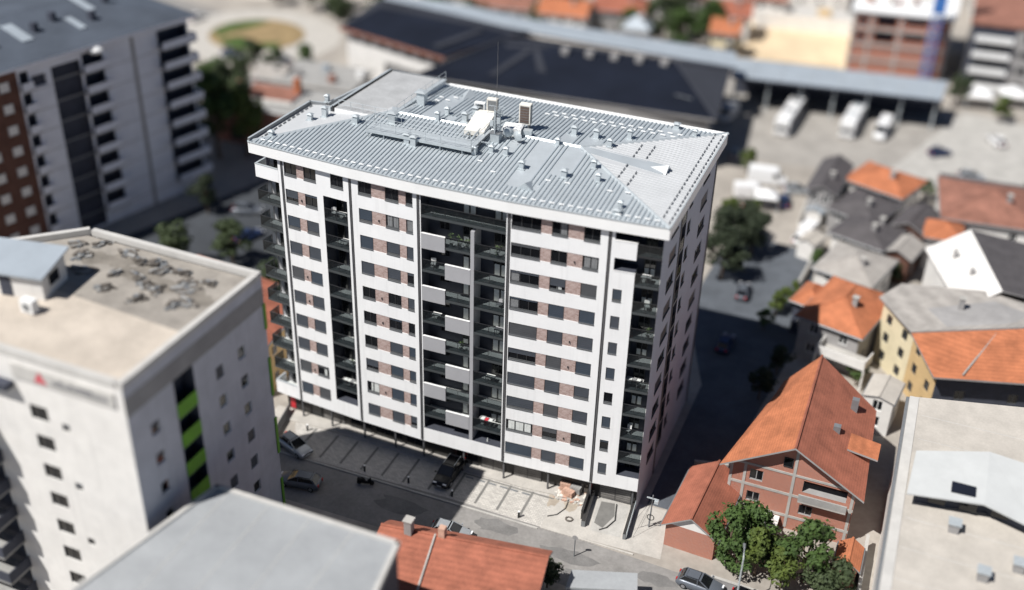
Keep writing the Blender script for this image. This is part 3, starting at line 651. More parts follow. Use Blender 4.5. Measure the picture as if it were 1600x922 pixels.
# ridge and hip caps
for a, b in (((LA[0], LA[1], ZR), (RA[0], RA[1], ZR)), ((RA[0], RA[1], ZR), (EA[-1][0], EA[-1][1], ZE)), ((RA[0], RA[1], ZR), (BR[0], BR[1], ZE)), ((LA[0], LA[1], ZR), (EA[0][0], EA[0][1], ZE))):
    mb = MB(); d = (Vector(b) - Vector(a)); c = Vector((-d.y, d.x, 0)).normalized() * 0.2; u = Vector((0, 0, 0.15)); A, B = Vector(a), Vector(b)
    mb.loft([[A - c, A + c, A + c * 0.3 + u, A - c * 0.3 + u], [B - c, B + c, B + c * 0.3 + u, B - c * 0.3 + u]], 'galv'); mb.build('ridge_cap', BLD)
# triangular saddles that close the plain strips
def saddle(x, y, z, dx, dy, h, m='roof_sheet'):
    mb = MB(); w = 0.85; px, py = -dy, dx
    tip = (x + dx * 0.05, y + dy * 0.05, z + h); a = (x + px * w, y + py * w, z); b = (x - px * w, y - py * w, z); c = (x - dx * 1.9, y - dy * 1.9, z + 0.14)
    mb.face([a, tip, c], m); mb.face([b, c, tip], m); mb.face([a, b, tip], 'galv'); mb.build('roof_saddle', BLD)
saddle(-13.4, 0.75, 33.12, 0, -1, 0.75); saddle(-2.55, 9.8, 33.2, 1, 0, 0.7, 'roof_pale'); saddle(-26.8, 19.0, 33.16, 0, 1, 0.75)
# snow guards
def guard_me(m, nm):
    mb = MB(); mb.box((-0.25, -0.04, 0.10), (0.25, 0.04, 0.20), m); return mb.mesh(nm)
gw, gd = guard_me('fascia_white', 'snow_guard'), guard_me('galv_dark', 'snow_guard')  # dark copy for the hips: shade on the guards' sides painted in
x = -40.4
while x < -0.3:
    y = eave_y(x) + 0.75; link('snow_guard', gw, RO, (x, y, ZE + 0.07)); x += 0.86
for x, y in ((-19.2, 4.0), (-17.3, 2.6), (-12.0, 3.0), (-10.2, 3.2), (-6.2, 3.3), (-4.6, 3.6), (-28.0, 7.2)):
    link('snow_guard', gw, RO, (x, y, lerp(ZE, ZR, (y + 0.9) / 11)))
for k in range(14):
    for yy in (17.3, 18.2):
        link('snow_guard', gw, RB, (-17.4 + k * 1.02 + (0.5 if yy > 18 else 0), yy, lerp(ZE, ZR, (21.45 - yy) / 11.25)))
for x, y in ((-29.0, 16.6), (-28.0, 16.0), (-28.9, 15.4), (-27.6, 17.2)): link('snow_guard', gw, RB, (x, y, lerp(ZE, ZR, (21.45 - y) / 11.25)))
def guard_r(x, y): link('snow_guard', gd, RH, (x, y, lerp(ZE, ZR, (BR[0] - x) / (BR[0] - RA[0])) - 0.03), R(90))
y = 0.4
while y < 21:
    if y > 0.9 and y < 20.6: guard_r(-0.55, y)
    guard_r(0.2, y); y += 0.86
for k in range(4): guard_r(-6.3, 6.2 + k * 0.86); guard_r(-5.1, 5.2 + k * 0.86)
for k in range(4): guard_r(-6.3, 11.0 + k * 0.86); guard_r(-5.1, 11.4 + k * 0.86)
y = 0.6
while y < 9.6: link('snow_guard', gd, RL, (-40.9 + 0.04 * y, y, ZE + 0.02), R(88)); y += 0.8
# vents
def vent(x, y, z, w, h, cap='hood'):
    def f():
        mb = MB(); mb.box((-w / 2, -w / 2, -0.35), (w / 2, w / 2, h), 'galv'); mb.box((-w * 0.8, -w * 0.8, -0.02), (w * 0.8, w * 0.8, 0.07), 'galv'); return mb.mesh('roof_vent')
    o = link('roof_vent', shared(('rv', w, h), f), BLD, (x, y, z))
    def g():
        mb = MB(); e = w * 0.72
        for sx in (-1, 1):
            for sy in (-1, 1): mb.box((sx * w * 0.42 - 0.02, sy * w * 0.42 - 0.02, h), (sx * w * 0.42 + 0.02, sy * w * 0.42 + 0.02, h + 0.12), 'galv_dark')
        mb.loft([[(-e, -e, h + 0.12), (e, -e, h + 0.12), (e, e, h + 0.12), (-e, e, h + 0.12)], [(-e * 0.3, -e * 0.3, h + 0.26), (e * 0.3, -e * 0.3, h + 0.26), (e * 0.3, e * 0.3, h + 0.26), (-e * 0.3, e * 0.3, h + 0.26)]], 'galv'); return mb.mesh('cowl')
    link('cowl', shared(('rc', w, h), g), o)
for x, y, z, w, h in ((-17.4, 6.1, 33.56, .38, .62), (-15.1, 4.3, 33.4, .46, .62), (-10.9, 4.3, 33.4, .5, .62), (-8.9, 6.9, 33.6, .42, .6), (-7.75, 4.7, 33.43, .38, .6), (-4.5, 1.1, 33.14, .38, .5), (-4.5, 0.1, 33.05, .55, .3),
        (-13.6, 9.9, 33.8, .4, .5), (-13.0, 13.1, 33.64, .5, .75), (-10.8, 13.3, 33.62, .5, .75), (-7.85, 14.8, 33.5, .42, .8), (-8.95, 11.8, 33.72, .4, .6), (-2.3, 18.9, 33.18, .38, .5), (-4.5, 20.2, 33.08, .5, .4),
        (-37.6, 7.3, 33.3, .5, .9), (-38.6, 6.1, 33.22, .45, .5), (-40.2, 1.4, 33.08, .45, .4), (-33.7, 6.6, 33.55, .5, .7), (-27.15, 4.8, 33.4, .55, .9), (-26.3, 4.5, 33.4, .55, .9), (-20.2, 5.0, 33.45, .42, .75), (-18.9, 6.1, 33.55, .42, .55),
        (-26.4, 10.1, 33.84, .4, .75), (-26.3, 12.2, 33.7, .4, .6), (-23.9, 11.2, 33.78, .5, .8), (-23.7, 13.4, 33.62, .5, .75), (-30.3, 8.0, 33.7, .75, 1.0), (-39.4, 10.9, 33.2, .4, .6), (-29.8, 13.6, 33.55, .85, 1.35)):
    vent(x, y, z, w, h)
# raised flat deck at the rear left corner
mb = MB(); mb.prism([(-31.2, 8.6), (-30.3, 20.5), (-36.6, 20.5), (-37.3, 8.7)], ZE - 0.1, 33.74, 'fascia_white', 'roof_deck'); TD = mb.build('flat_deck', BLD)
mb = MB(); w = Wall((-31.2, 8.6), (-30.3, 20.5)); w.box(mb, 1.3, w.L, -0.12, 0.32, 33.742, 33.84, 'galv'); w = Wall((-30.3, 20.5), (-36.6, 20.5)); w.box(mb, 0.4, w.L, -0.06, 0.12, 33.742, 33.86, 'galv_dark'); mb.build('coping', TD)
mb = MB(); w = Wall((-36.6, 20.5), (-37.3, 8.7)); w.box(mb, 0, w.L, -0.30, -0.12, 33.2, 33.95, 'frame_dark', 'galv'); w.box(mb, 0, w.L, -0.75, -0.5, 33.0, 33.7, 'galv'); mb.build('deck_kerb', TD)
def handrail(mb, pts, h=1.0, m='galv', step=1.5):
    for p, q in zip(pts, pts[1:]):
        P, Q = Vector(p), Vector(q)
        for hh in (h, h * 0.5): mb.tube([P + Vector((0, 0, hh)), Q + Vector((0, 0, hh))], 0.022, m, 5)
        k = max(1, round((Q - P).length / step))
        for i in range(k + 1): v = P.lerp(Q, i / k); mb.tube([v, v + Vector((0, 0, h))], 0.024, m, 5)
mb = MB(); handrail(mb, [(-30.75, 9.8, 33.84), (-30.15, 20.2, 33.84)]); mb.build('handrail', TD)
mb = MB(); handrail(mb, [(-36.9, 8.9, 33.74), (-31.3, 8.75, 33.74)], 0.9); mb.build('handrail', TD)
# steel walkway in front of the ridge
mb = MB(); zw = 34.15
mb.box((-31.5, 4.5, zw - 0.10), (-21.1, 6.4, zw), 'galv'); mb.box((-21.098, 4.5, zw - 0.10), (-20.3, 9.6, zw), 'galv')
for x in (-31.3, -29.6, -27.2, -23.6, -21.3):
    for y in (4.6, 6.3): mb.tube([(x, y, 33.3), (x, y, zw - 0.1)], 0.05, 'galv', 6)
mb.box((-31.5, 4.46, zw - 0.22), (-20.3, 4.498, zw + 0.06), 'galv'); mb.box((-20.298, 4.5, zw - 0.22), (-20.26, 9.6, zw + 0.06), 'galv_dark')
WK = mb.build('roof_walkway', BLD)
mb = MB(); handrail(mb, [(-31.45, 6.35, zw), (-31.45, 4.55, zw), (-20.35, 4.55, zw), (-20.35, 9.5, zw)], 1.05); handrail(mb, [(-31.45, 6.35, zw), (-21.2, 6.35, zw)], 1.05); mb.build('handrail', WK)
# ------------------------------------------------------------------ equipment standing on the roof
def air_con(loc, rz, label, w, d, h, grille):
    t = thing('air_conditioner', label, 'air conditioner', loc, rz, 'air conditioners on the tower roof')
    mb = MB(); e = 0.03
    mb.loft([[(-w / 2, -d / 2, 0.12), (w / 2, -d / 2, 0.12), (w / 2, d / 2, 0.12), (-w / 2, d / 2, 0.12)], [(-w / 2, -d / 2, h - e), (w / 2, -d / 2, h - e), (w / 2, d / 2, h - e), (-w / 2, d / 2, h - e)], [(-w / 2 + e, -d / 2 + e, h), (w / 2 - e, -d / 2 + e, h), (w / 2 - e, d / 2 - e, h), (-w / 2 + e, d / 2 - e, h)]], 'cream_board')
    mb.build('casing', t)
    mb = MB(); mb.box((-w / 2 + 0.12, -d / 2 - 0.02, 0.25), (w / 2 - 0.12, -d / 2 - 0.002, h - 0.15), grille)
    for k in range(7): z = lerp(0.3, h - 0.22, k / 6); mb.box((-w / 2 + 0.12, -d / 2 - 0.035, z), (w / 2 - 0.12, -d / 2 - 0.021, z + 0.03), 'galv_dark')
    mb.build('grille', t)
    mb = MB(); mb.box((w / 2 + 0.002, -d / 2 + 0.08, 0.25), (w / 2 + 0.02, d / 2 - 0.08, h - 0.15), 'galv_dark'); mb.build('grille', t)
    for sx in (-1, 1): mb = MB(); mb.box((sx * w * 0.35 - 0.05, -d / 2, -0.9), (sx * w * 0.35 + 0.05, d / 2, 0.118), 'galv_dark'); mb.build('leg', t)
air_con((-21.75, 13.1, 34.45), R(8), 'cream air conditioner with dark open grille beside the roof mast', 1.1, 0.6, 1.45, 'galv_dark')
air_con((-17.75, 11.9, 34.35), R(4), 'tall cream air conditioner with brown grille right of the roof mast', 1.15, 0.75, 2.15, 'grille_brown')
t = thing('air_handler', 'low white ventilation box with dark louvred end below the brown-grilled air conditioner', 'ventilation unit', (-18.35, 10.2, 33.95), R(8))
mb = MB(); mb.loft([[(-.95, -.75, 0), (.95, -.75, 0), (.95, .75, 0), (-.95, .75, 0)], [(-.95, -.75, .75), (.95, -.75, .75), (.95, .75, .75), (-.95, .75, .75)], [(-.8, -.6, .85), (.8, -.6, .85), (.8, .6, .85), (-.8, .6, .85)]], 'white_paint'); mb.build('casing', t)
mb = MB(); mb.box((.952, -.6, .12), (.98, .6, .68), 'galv_dark'); mb.build('louvre', t)
mb = MB(); mb.box((.985, -.3, .1), (1.9, .35, .55), 'galv'); mb.build('duct', t)
t = thing('ventilation_duct', 'wide cream sloping ventilation duct left of the roof mast', 'duct', (-21.9, 10.4, 33.9), R(6))
mb = MB(); mb.loft([[(-1.0, -2.2, 0.0), (1.0, -2.2, 0.0), (1.0, -2.2, .45), (-1.0, -2.2, .45)], [(-1.0, 1.6, 0.1), (1.0, 1.6, 0.1), (1.0, 1.6, .8), (-1.0, 1.6, .8)], [(-.8, 2.4, .15), (.8, 2.4, .15), (.8, 2.4, .75), (-.8, 2.4, .75)]], 'cream_board'); mb.build('casing', t)
mb = MB()
for y in (-1.2, 0.2, 1.5): mb.box((-1.02, y, 0.02 + 0.03 * (y + 2)), (1.02, y + 0.06, .56 + 0.09 * (y + 2)), 'white_paint')
mb.build('flange', t)
t = thing('roof_fan', 'small white ventilation fan frame behind the cream duct', 'fan', (-23.5, 14.0, 33.62), R(8))
mb = MB(); mb.box((-.55, -.3, 0), (.55, .3, .12), 'galv'); mb.box((-.55, -.25, .122), (-.42, .25, 1.1), 'white_paint'); mb.box((.42, -.25, .122), (.55, .25, 1.1), 'white_paint'); mb.box((-.55, -.25, 1.102), (.55, .25, 1.22), 'white_paint'); mb.build('housing', t)
mb = MB(); mb.tube([(0, -.1, .62), (0, .1, .62)], 0.38, 'galv_dark', 14); mb.build('fan_wheel', t)
t = thing('antenna_mast', 'grey lattice antenna mast on a metal plinth in the middle of the tower roof', 'antenna mast', (-19.35, 8.3, 33.66))
mb = MB(); mb.box((-.45, -.45, -.1), (.45, .45, .95), 'galv'); mb.box((-.5, -.5, .952), (.5, .5, 1.0), 'galv_dark'); mb.build('plinth', t)
mb = MB(); rr = 0.40; P = [(rr * math.cos(a), rr * math.sin(a)) for a in (0.5, 2.6, 4.7)]
for x, y in P: mb.tube([(x, y, 1.0), (x * .8, y * .8, 3.4)], 0.05, 'galv', 5)
for k in range(8):
    for i in range(3): a, b = P[i], P[(i + 1) % 3]; z = 1.0 + k * 0.3; s = 1 - .2 * k / 8; mb.tube([(a[0] * s, a[1] * s, z), (b[0] * s, b[1] * s, z + .3)], 0.028, 'galv', 4)
mb.build('lattice', t)
mb = MB(); mb.tube([(0, 0, 1.0), (0, 0, 10.0)], 0.04, 'pipe_grey', 6, 0.02); mb.build('aerial_pole', t)
for z, l in ((3.6, .8), (2.9, .9)):
    mb = MB(); mb.tube([(-l, 0, z), (l, 0.2, z)], 0.025, 'galv', 5)
    for k in range(6): x = lerp(-l, l, k / 5); mb.tube([(x, -.25, z), (x, .3, z)], 0.012, 'galv', 4)
    mb.build('aerial', t)
for x, y, z in ((.35, -.35, 2.1), (-.35, -.3, 1.7), (.3, .3, 2.6)):
    mb = MB(); mb.box((x - .16, y - .1, z), (x + .16, y + .1, z + .55), 'galv'); mb.build('equipment_box', t)
def dish(loc, rz, label):
    t = thing('satellite_dish', label, 'satellite dish', loc, rz, 'satellite dishes on the tower roof'); mb = MB(); rings = []
    for k in range(5):
        r = 0.55 * k / 4 + 0.001; rings.append([(r * math.cos(a), -0.28 + r * r * .6 - 0, .75 + r * math.sin(a) * .9) for a in [2 * math.pi * i / 14 for i in range(14)]])
    mb.loft(rings, 'galv', False); mb.loft([[(p[0], p[1] + .03, p[2]) for p in r] for r in rings], 'galv', False); mb.build('bowl', t)
    mb = MB(); mb.tube([(0, -.2, .75), (0, .25, .5), (0, .25, -.1)], 0.035, 'galv_dark', 5); mb.tube([(0, -.25, .3), (0, -.85, .72)], 0.02, 'galv_dark', 5); mb.build('bracket', t)
dish((-18.4, 9.0, 33.8), R(30), 'grey satellite dish close to the foot of the roof mast'); dish((-17.2, 8.6, 33.8), R(-20), 'grey satellite dish on the roof sheet right of the mast, further out')
t = thing('cable_tray', 'galvanised frame of pipes and cable trays beside the roof mast', 'cable tray', (-20.8, 9.0, 33.85), R(6))
for i, (x0, y0, x1, y1, z) in enumerate(((-1.6, -2.2, -1.2, 3.0, .35), (-.6, -2.0, -.4, 2.8, .5), (.4, 1.4, 1.9, 4.2, .4))):
    mb = MB(); mb.tube([(x0, y0, z), (x1, y1, z)], 0.09, 'galv', 6); mb.tube([(x0, y0, -.2), (x0, y0, z)], 0.04, 'galv', 5); mb.tube([(x1, y1, -.2), (x1, y1, z)], 0.04, 'galv', 5); mb.build('pipe', t)
mb = MB(); mb.box((-1.9, -2.4, .2), (1.2, -2.25, .3), 'galv'); mb.box((-1.7, .2, .2), (1.2, .35, .3), 'galv'); mb.build('support_bar', t)

# small things on the balconies
def at_balc(seg, x, d, r): return SEG[seg].P(U(seg, x), d, FL[r])
def plant(loc, label, h=0.9, seed=0):
    t = thing('potted_plant', label, 'potted plant', loc); rr = random.Random(seed)
    mb = MB(); mb.loft([[(.13 * math.cos(a), .13 * math.sin(a), 0) for a in [k * math.pi / 4 for k in range(8)]], [(.19 * math.cos(a), .19 * math.sin(a), .32) for a in [k * math.pi / 4 for k in range(8)]]], 'white_paint'); mb.build('pot', t)
    mb = MB()
    for k in range(60):
        a = rr.uniform(0, 6.28); z = rr.uniform(.35, h); r0 = rr.uniform(.02, .3); p = Vector((r0 * math.cos(a), r0 * math.sin(a), z)); q = Vector((rr.uniform(-1, 1), rr.uniform(-1, 1), rr.uniform(-.3, 1))) * .14; s = q.orthogonal().normalized() * .05
        mb.face([p, p + q * .5 + s, p + q, p + q * .5 - s], 'plant_green')
    mb.build('foliage', t)
plant(at_balc(3, -20.0, .35, 1), 'leafy potted plant beside the topmost grey balcony panel', 1.5, 1)
plant(at_balc(3, -19.1, .3, 1), 'white potted plant in the middle of the top open balcony', 1.3, 2)
plant(at_balc(3, -18.3, .35, 1), 'potted plant next to the grey divider on the top open balcony', 1.2, 3)
plant(at_balc(3, -15.3, .3, 1), 'potted plant at the right end of the top right-hand balcony', 1.2, 4)
def table(loc, label, m='white_paint', rz=0):
    t = thing('balcony_table', label, 'table', loc, rz); mb = MB(); mb.box((-.45, -.3, .68), (.45, .3, .73), m); mb.build('table_top', t)
    for sx in (-1, 1):
        for sy in (-1, 1): mb = MB(); mb.box((sx * .4 - .025, sy * .25 - .025, 0), (sx * .4 + .025, sy * .25 + .025, .679), m); mb.build('leg', t)
table(at_balc(1, -31.9, .5, 1), 'white table on the topmost balcony of the second bay'); table(at_balc(1, -31.6, .5, 2), 'white table on the second balcony from the top, second bay')
table(at_balc(3, -15.8, .45, 6), 'white table with boxes on the right-hand balcony, sixth row down', 'curtain')
def rack(loc, label, cloth, rz=0):
    t = thing('laundry_rack', label, 'laundry rack', loc, rz); mb = MB()
    for y in (-.3, -.1, .1, .3): mb.tube([(-.8, y, .95), (.8, y, .95)], 0.012, 'white_paint', 4)
    for sx in (-.8, .8): mb.tube([(sx, -.3, .95), (sx, .3, .95)], 0.014, 'white_paint', 4); mb.tube([(sx * .8, -.3, 0), (sx, .3, .95)], 0.014, 'white_paint', 4); mb.tube([(sx * .8, .3, 0), (sx, -.3, .95)], 0.014, 'white_paint', 4)
    mb.build('frame', t); mb = MB()
    for k, m in enumerate(cloth): x = -.65 + k * .42; mb.slab([(x, -.28, .97), (x + .38, -.28, .97), (x + .36, .22, .985), (x + .02, .2, .985)], .01, m); mb.box((x, -.31, .6), (x + .36, -.285, .975), m)
    mb.build('laundry', t)
rack(at_balc(3, -16.1, .55, 8), 'laundry rack with white and red washing on a dark lower balcony', ('curtain', 'cloth_red', 'curtain'))
rack(at_balc(5, -1.4, .5, 5), 'laundry rack with pale washing on the right corner balcony', ('curtain', 'blind_grey', 'curtain'))
rack(at_balc(1, -32.1, .5, 8), 'laundry rack with white washing on a lower balcony of the second bay', ('curtain', 'curtain', 'blind_grey'))
rack(at_balc(3, -18.8, .55, 9), 'laundry rack with grey washing on the lowest centre balcony', ('blind_grey', 'curtain', 'pink_cloth'))
def chair(loc, label, m, rz=0):
    t = thing('balcony_chair', label, 'chair', loc, rz); mb = MB(); mb.box((-.24, -.24, .42), (.24, .24, .47), m); mb.build('seat', t); mb = MB(); mb.box((-.24, .2, .472), (.24, .25, .95), m); mb.build('backrest', t)
    for sx in (-1, 1):
        for sy in (-1, 1): mb = MB(); mb.box((sx * .2 - .02, sy * .2 - .02, 0), (sx * .2 + .02, sy * .2 + .02, .419), m); mb.build('leg', t)
chair(at_balc(1, -32.9, .7, 1), 'white chair beside the table on the topmost balcony of the second bay', 'white_paint', .6); chair(at_balc(1, -31.3, .8, 4), 'white chair on the fourth balcony from the top in the second bay', 'white_paint', -.5)
chair(at_balc(3, -22.0, .7, 2), 'white chair on the left centre balcony two rows below the top', 'white_paint', .3); chair(at_balc(3, -15.2, .8, 3), 'grey chair on the right-hand centre balcony in the third row', 'panel_grey', -.4); chair(at_balc(3, -16.6, .7, 8), 'dark chair behind the laundry with red cloth on a lower balcony', 'galv_dark', .2)
chair(at_balc(5, -1.0, .7, 2), 'pale chair on the right corner balcony below the white parapets', 'curtain', .4); chair(at_balc(5, -1.6, .8, 7), 'white chair on a low right corner balcony', 'white_paint', -.3)
table(at_balc(3, -15.0, .5, 4), 'small grey table on the right-hand centre balcony, fourth row down', 'panel_grey'); table(at_balc(3, -21.6, .5, 4), 'small white table on the left centre balcony, fourth row down'); table(at_balc(5, -1.3, .6, 1), 'white table on the top right corner balcony')
plant(at_balc(3, -18.9, .35, 5), 'green potted plant on the centre balcony in the fifth row', 1.1, 7); plant(at_balc(1, -31.4, .3, 7), 'green potted plant on a lower balcony of the second bay', 1.0, 8); plant(at_balc(5, -.6, .35, 3), 'green potted plant at the end of the right corner balcony', 1.2, 9)
t = thing('folded_parasol', 'folded white parasol standing on a low right-hand centre balcony', 'parasol', at_balc(3, -16.0, .5, 9)); mb = MB(); mb.tube([(0, 0, 0), (0, 0, 1.0)], .03, 'galv', 6); mb.build('pole', t); mb = MB(); mb.tube([(0, 0, .5), (0, 0, 1.1), (0, 0, 1.5)], .14, 'curtain', 8, .03); mb.build('cover', t)
# ------------------------------------------------------------------ vehicles
def wheel_me(r):
    mb = MB(); N = 14
    def ring(rad, y): return [(rad * math.cos(2 * math.pi * k / N), y, rad * math.sin(2 * math.pi * k / N)) for k in range(N)]
    mb.loft([ring(r * .93, -.10), ring(r, -.07), ring(r, .07), ring(r * .93, .10)], 'tyre'); return mb.mesh('tyre')
def rim_me(r):
    mb = MB(); N = 10; mb.loft([[(r * .6 * math.cos(2 * math.pi * k / N), y, r * .6 * math.sin(2 * math.pi * k / N)) for k in range(N)] for y in (-.115, .115)], 'rim'); return mb.mesh('rim')
def sect(x, hw, z0, z1, b=0.12, tw=0.9):
    """body cross-section: flat floor, rounded flanks, narrower top"""
    return [(x, -hw * .9, z0), (x, hw * .9, z0), (x, hw, z0 + b), (x, hw, lerp(z0, z1, .62)), (x, hw * tw, z1 - b * .25), (x, hw * tw * .86, z1), (x, -hw * tw * .86, z1), (x, -hw * tw, z1 - b * .25), (x, -hw, lerp(z0, z1, .62)), (x, -hw, z0 + b)]
def car(label, x, y, rz, paint, kind='hatch', L=4.3, W_=1.78, H=1.48, cat='car', group=None, z=0.02):
    t = thing('suv' if kind == 'suv' else 'parked_car', label, cat, (x, y, z), rz, group); hw = W_ / 2; hl = L / 2
    bel = .92 if kind != 'suv' else 1.05; gc = .2
    def body():
        mb = MB()
        pr = [(-hl, .45, .62, .80), (-hl + .06, .34, .80, .92), (-hl + .35, gc, bel + .02, .97), (-hl + 1.0, gc, bel + .04, 1), (0, gc, bel + .02, 1), (hl - 1.45, gc, bel, 1), (hl - 1.1, gc, bel - .04, .99), (hl - .35, .22, bel - .18, .95), (hl - .06, .32, bel - .32, .86), (hl, .42, bel - .42, .78)]
        mb.loft([sect(a, hw * w, z0, z1) for a, z0, z1, w in pr], paint); return mb.mesh('body', True)
    link('body', shared(('cb', kind, paint, L), body), t)
    rb, rf = (-hl + .25, hl - 1.25)
    def glass():
        mb = MB(); k = 1.0
        cs = [(rb, bel - .03, .8), (rb + .35, H - .16, .76), (rb + .6, H - .06, .78), (-.1, H - .04, .8), (rf - .85, H - .07, .8), (rf + .05, bel - .01, .86)]
        mb.loft([[(a, -hw * w, bel - .06), (a, hw * w, bel - .06), (a, hw * w * (.98 if zz < bel + .1 else .84), zz), (a, -hw * w * (.98 if zz < bel + .1 else .84), zz)] for a, zz, w in cs], 'glass_dark'); return mb.mesh('window')
    link('window', shared(('cg', kind, L), glass), t)
    def roof():
        mb = MB(); w0 = hw * .69
        mb.slab([(rb + .5, -w0, H - .06), (rf - .8, -w0, H - .05), (rf - .8, w0, H - .05), (rb + .5, w0, H - .06)], .03, paint)
        mb.slab([(rb + .7, -w0 * .8, H), (rf - 1.05, -w0 * .8, H), (rf - 1.05, w0 * .8, H), (rb + .7, w0 * .8, H)], .055, paint)
        for sy in (-1, 1):
            for a, b in (((rb + .5, H - .08), (rb + .02, bel)), ((rf - .8, H - .08), (rf + .08, bel)), ((-.15, H - .08), (-.1, bel))): mb.tube([(a[0], sy * w0 * 1.02, a[1]), (b[0], sy * hw * .87, b[1])], .045, paint, 5)
            if kind == 'suv': mb.tube([(rb + .6, sy * w0 * .92, H + .05), (rf - .95, sy * w0 * .92, H + .05)], .025, 'galv', 5)
        return mb.mesh('roof')
    link('roof', shared(('cr', kind, paint, L), roof), t)
    wr = .33 if kind != 'suv' else .38
    for sx in (-hl + .82, hl - .85):
        for sy in (-1, 1):
            w = link('wheel', shared(('wh', wr), lambda: wheel_me(wr)), t, (sx, sy * (hw - .10), wr)); link('rim', shared(('ri', wr), lambda: rim_me(wr)), w)
    def hd():
        mb = MB(); mb.box((-.14, -.2, -.08), (.02, .2, .08), 'lamp_glass'); return mb.mesh('headlight')
    def tl():
        mb = MB(); mb.box((-.02, -.14, -.14), (.10, .14, .14), 'tail_red'); return mb.mesh('taillight')
    for sy in (-1, 1):
        link('headlight', shared('hd', hd), t, (hl - .07, sy * hw * .58, bel - .33)); link('taillight', shared('tl', tl), t, (-hl + .02, sy * hw * .62, bel - .2))
        m = MB(); m.loft([[(rf - .1, sy * (hw + .02), bel), (rf - .1, sy * (hw + .2), bel), (rf - .1, sy * (hw + .2), bel + .13), (rf - .1, sy * (hw + .02), bel + .13)], [(rf + .06, sy * (hw + .02), bel + .02), (rf + .04, sy * (hw + .16), bel + .02), (rf + .04, sy * (hw + .16), bel + .1), (rf + .06, sy * (hw + .02), bel + .1)]], paint); m.build('wing_mirror', t)
    m = MB(); m.box((hl - .02, -.26, .42), (hl + .012, .26, .53), 'white_paint'); m.build('number_plate', t)
    m = MB(); m.box((hl - .06, -hw * .62, .56), (hl + .004, hw * .62, .66), 'frame_dark'); m.build('grille', t)
    return t
def bus(label, x, y, rz, L=12.0, W_=2.5, H=3.1, stripe='blind_grey'):
    t = thing('bus', label, 'bus', (x, y, 0.02), rz, 'buses parked at the bus station'); hw = W_ / 2; hl = L / 2
    def sec(a, s, z0, z1): return [(a, -hw * s, z0), (a, hw * s, z0), (a, hw * s, z1 - .25), (a, hw * s * .93, z1 - .06), (a, hw * s * .8, z1), (a, -hw * s * .8, z1), (a, -hw * s * .93, z1 - .06), (a, -hw * s, z1 - .25)]
    mb = MB(); mb.loft([sec(-hl, .93, .4, H - .12), sec(-hl + .15, 1, .3, H), sec(hl - .5, 1, .3, H), sec(hl - .1, .97, .32, H - .15), sec(hl, .92, .4, H - .55)], 'car_white'); mb.build('body', t)
    for sy in (-1, 1):
        n = int(L / 1.5)
        for k in range(n): mb = MB(); a = -hl + .6 + (L - 1.6) * k / n; mb.box((a, sy * hw - .015, 1.45), (a + (L - 1.6) / n - .08, sy * hw + .015, H - .5), 'glass_dark'); mb.build('window', t)
    mb = MB(); mb.slab([(hl - .06, -hw * .86, 1.3), (hl + .03, -hw * .86, 1.3), (hl + .03, hw * .86, 1.3), (hl - .06, hw * .86, 1.3)], .01, 'glass_dark'); mb.loft([[(hl - .02, -hw * .88, 1.2), (hl + .03, -hw * .88, 1.2), (hl + .03, hw * .88, 1.2), (hl - .02, hw * .88, 1.2)], [(hl - .14, -hw * .86, H - .3), (hl - .04, -hw * .86, H - .3), (hl - .04, hw * .86, H - .3), (hl - .14, hw * .86, H - .3)]], 'glass_dark'); mb.build('windscreen', t)
    for a, w in ((-hl * .5, 1.6), (hl * .25, 1.2)): mb = MB(); mb.box((a - w / 2, -.7, H - .02), (a + w / 2, .7, H + .14), stripe); mb.build('roof_hatch', t)
    for sx in (-hl * .55, hl * .62):
        for sy in (-1, 1): w = link('wheel', shared(('wh', .48), lambda: wheel_me(.48)), t, (sx, sy * (hw - .12), .48)); link('rim', shared(('ri', .48), lambda: rim_me(.48)), w)
    for sy in (-1, 1): mb = MB(); mb.box((hl - .06, sy * .8 - .18, .62), (hl + .025, sy * .8 + .18, .82), 'lamp_glass'); mb.build('headlight', t)
def van(label, x, y, rz, L=5.4, H=2.4, paint='car_white', group=None):
    t = thing('van', label, 'van', (x, y, 0.02), rz, group); hw = .98; hl = L / 2
    mb = MB(); mb.loft([sect(a, hw * w, z0, z1, .12, .93) for a, z0, z1, w in ((-hl, .4, H - .15, .95), (-hl + .1, .25, H, 1), (hl - 1.8, .25, H, 1), (hl - 1.3, .25, H - .2, 1), (hl - .75, .25, 1.25, .98), (hl - .1, .3, 1.0, .92), (hl, .4, .85, .85))], paint); mb.build('body', t)
    mb = MB(); mb.loft([[(hl - 1.36, -hw * .86, H - .22), (hl - 1.3, -hw * .86, H - .16), (hl - 1.3, hw * .86, H - .16), (hl - 1.36, hw * .86, H - .22)], [(hl - .82, -hw * .9, 1.27), (hl - .74, -hw * .9, 1.32), (hl - .74, hw * .9, 1.32), (hl - .82, hw * .9, 1.27)]], 'glass_dark'); mb.build('windscreen', t)
    for sy in (-1, 1): mb = MB(); mb.box((hl - 2.1, sy * hw - .02, 1.35), (hl - 1.4, sy * hw + .012, H - .5), 'glass_dark'); mb.build('window', t)
    for sx in (-hl + 1.0, hl - .9):
        for sy in (-1, 1): w = link('wheel', shared(('wh', .35), lambda: wheel_me(.35)), t, (sx, sy * (hw - .1), .35)); link('rim', shared(('ri', .35), lambda: rim_me(.35)), w)
    for sy in (-1, 1): mb = MB(); mb.box((hl - .1, sy * .62 - .16, .72), (hl + .01, sy * .62 + .16, .9), 'lamp_glass'); mb.build('headlight', t)
car('black sport utility vehicle parked in the shade at the edge of the sunlit paving', -19.45, -2.6, R(-92), 'car_black', 'suv', 4.7, 1.9, 1.7, 'suv')
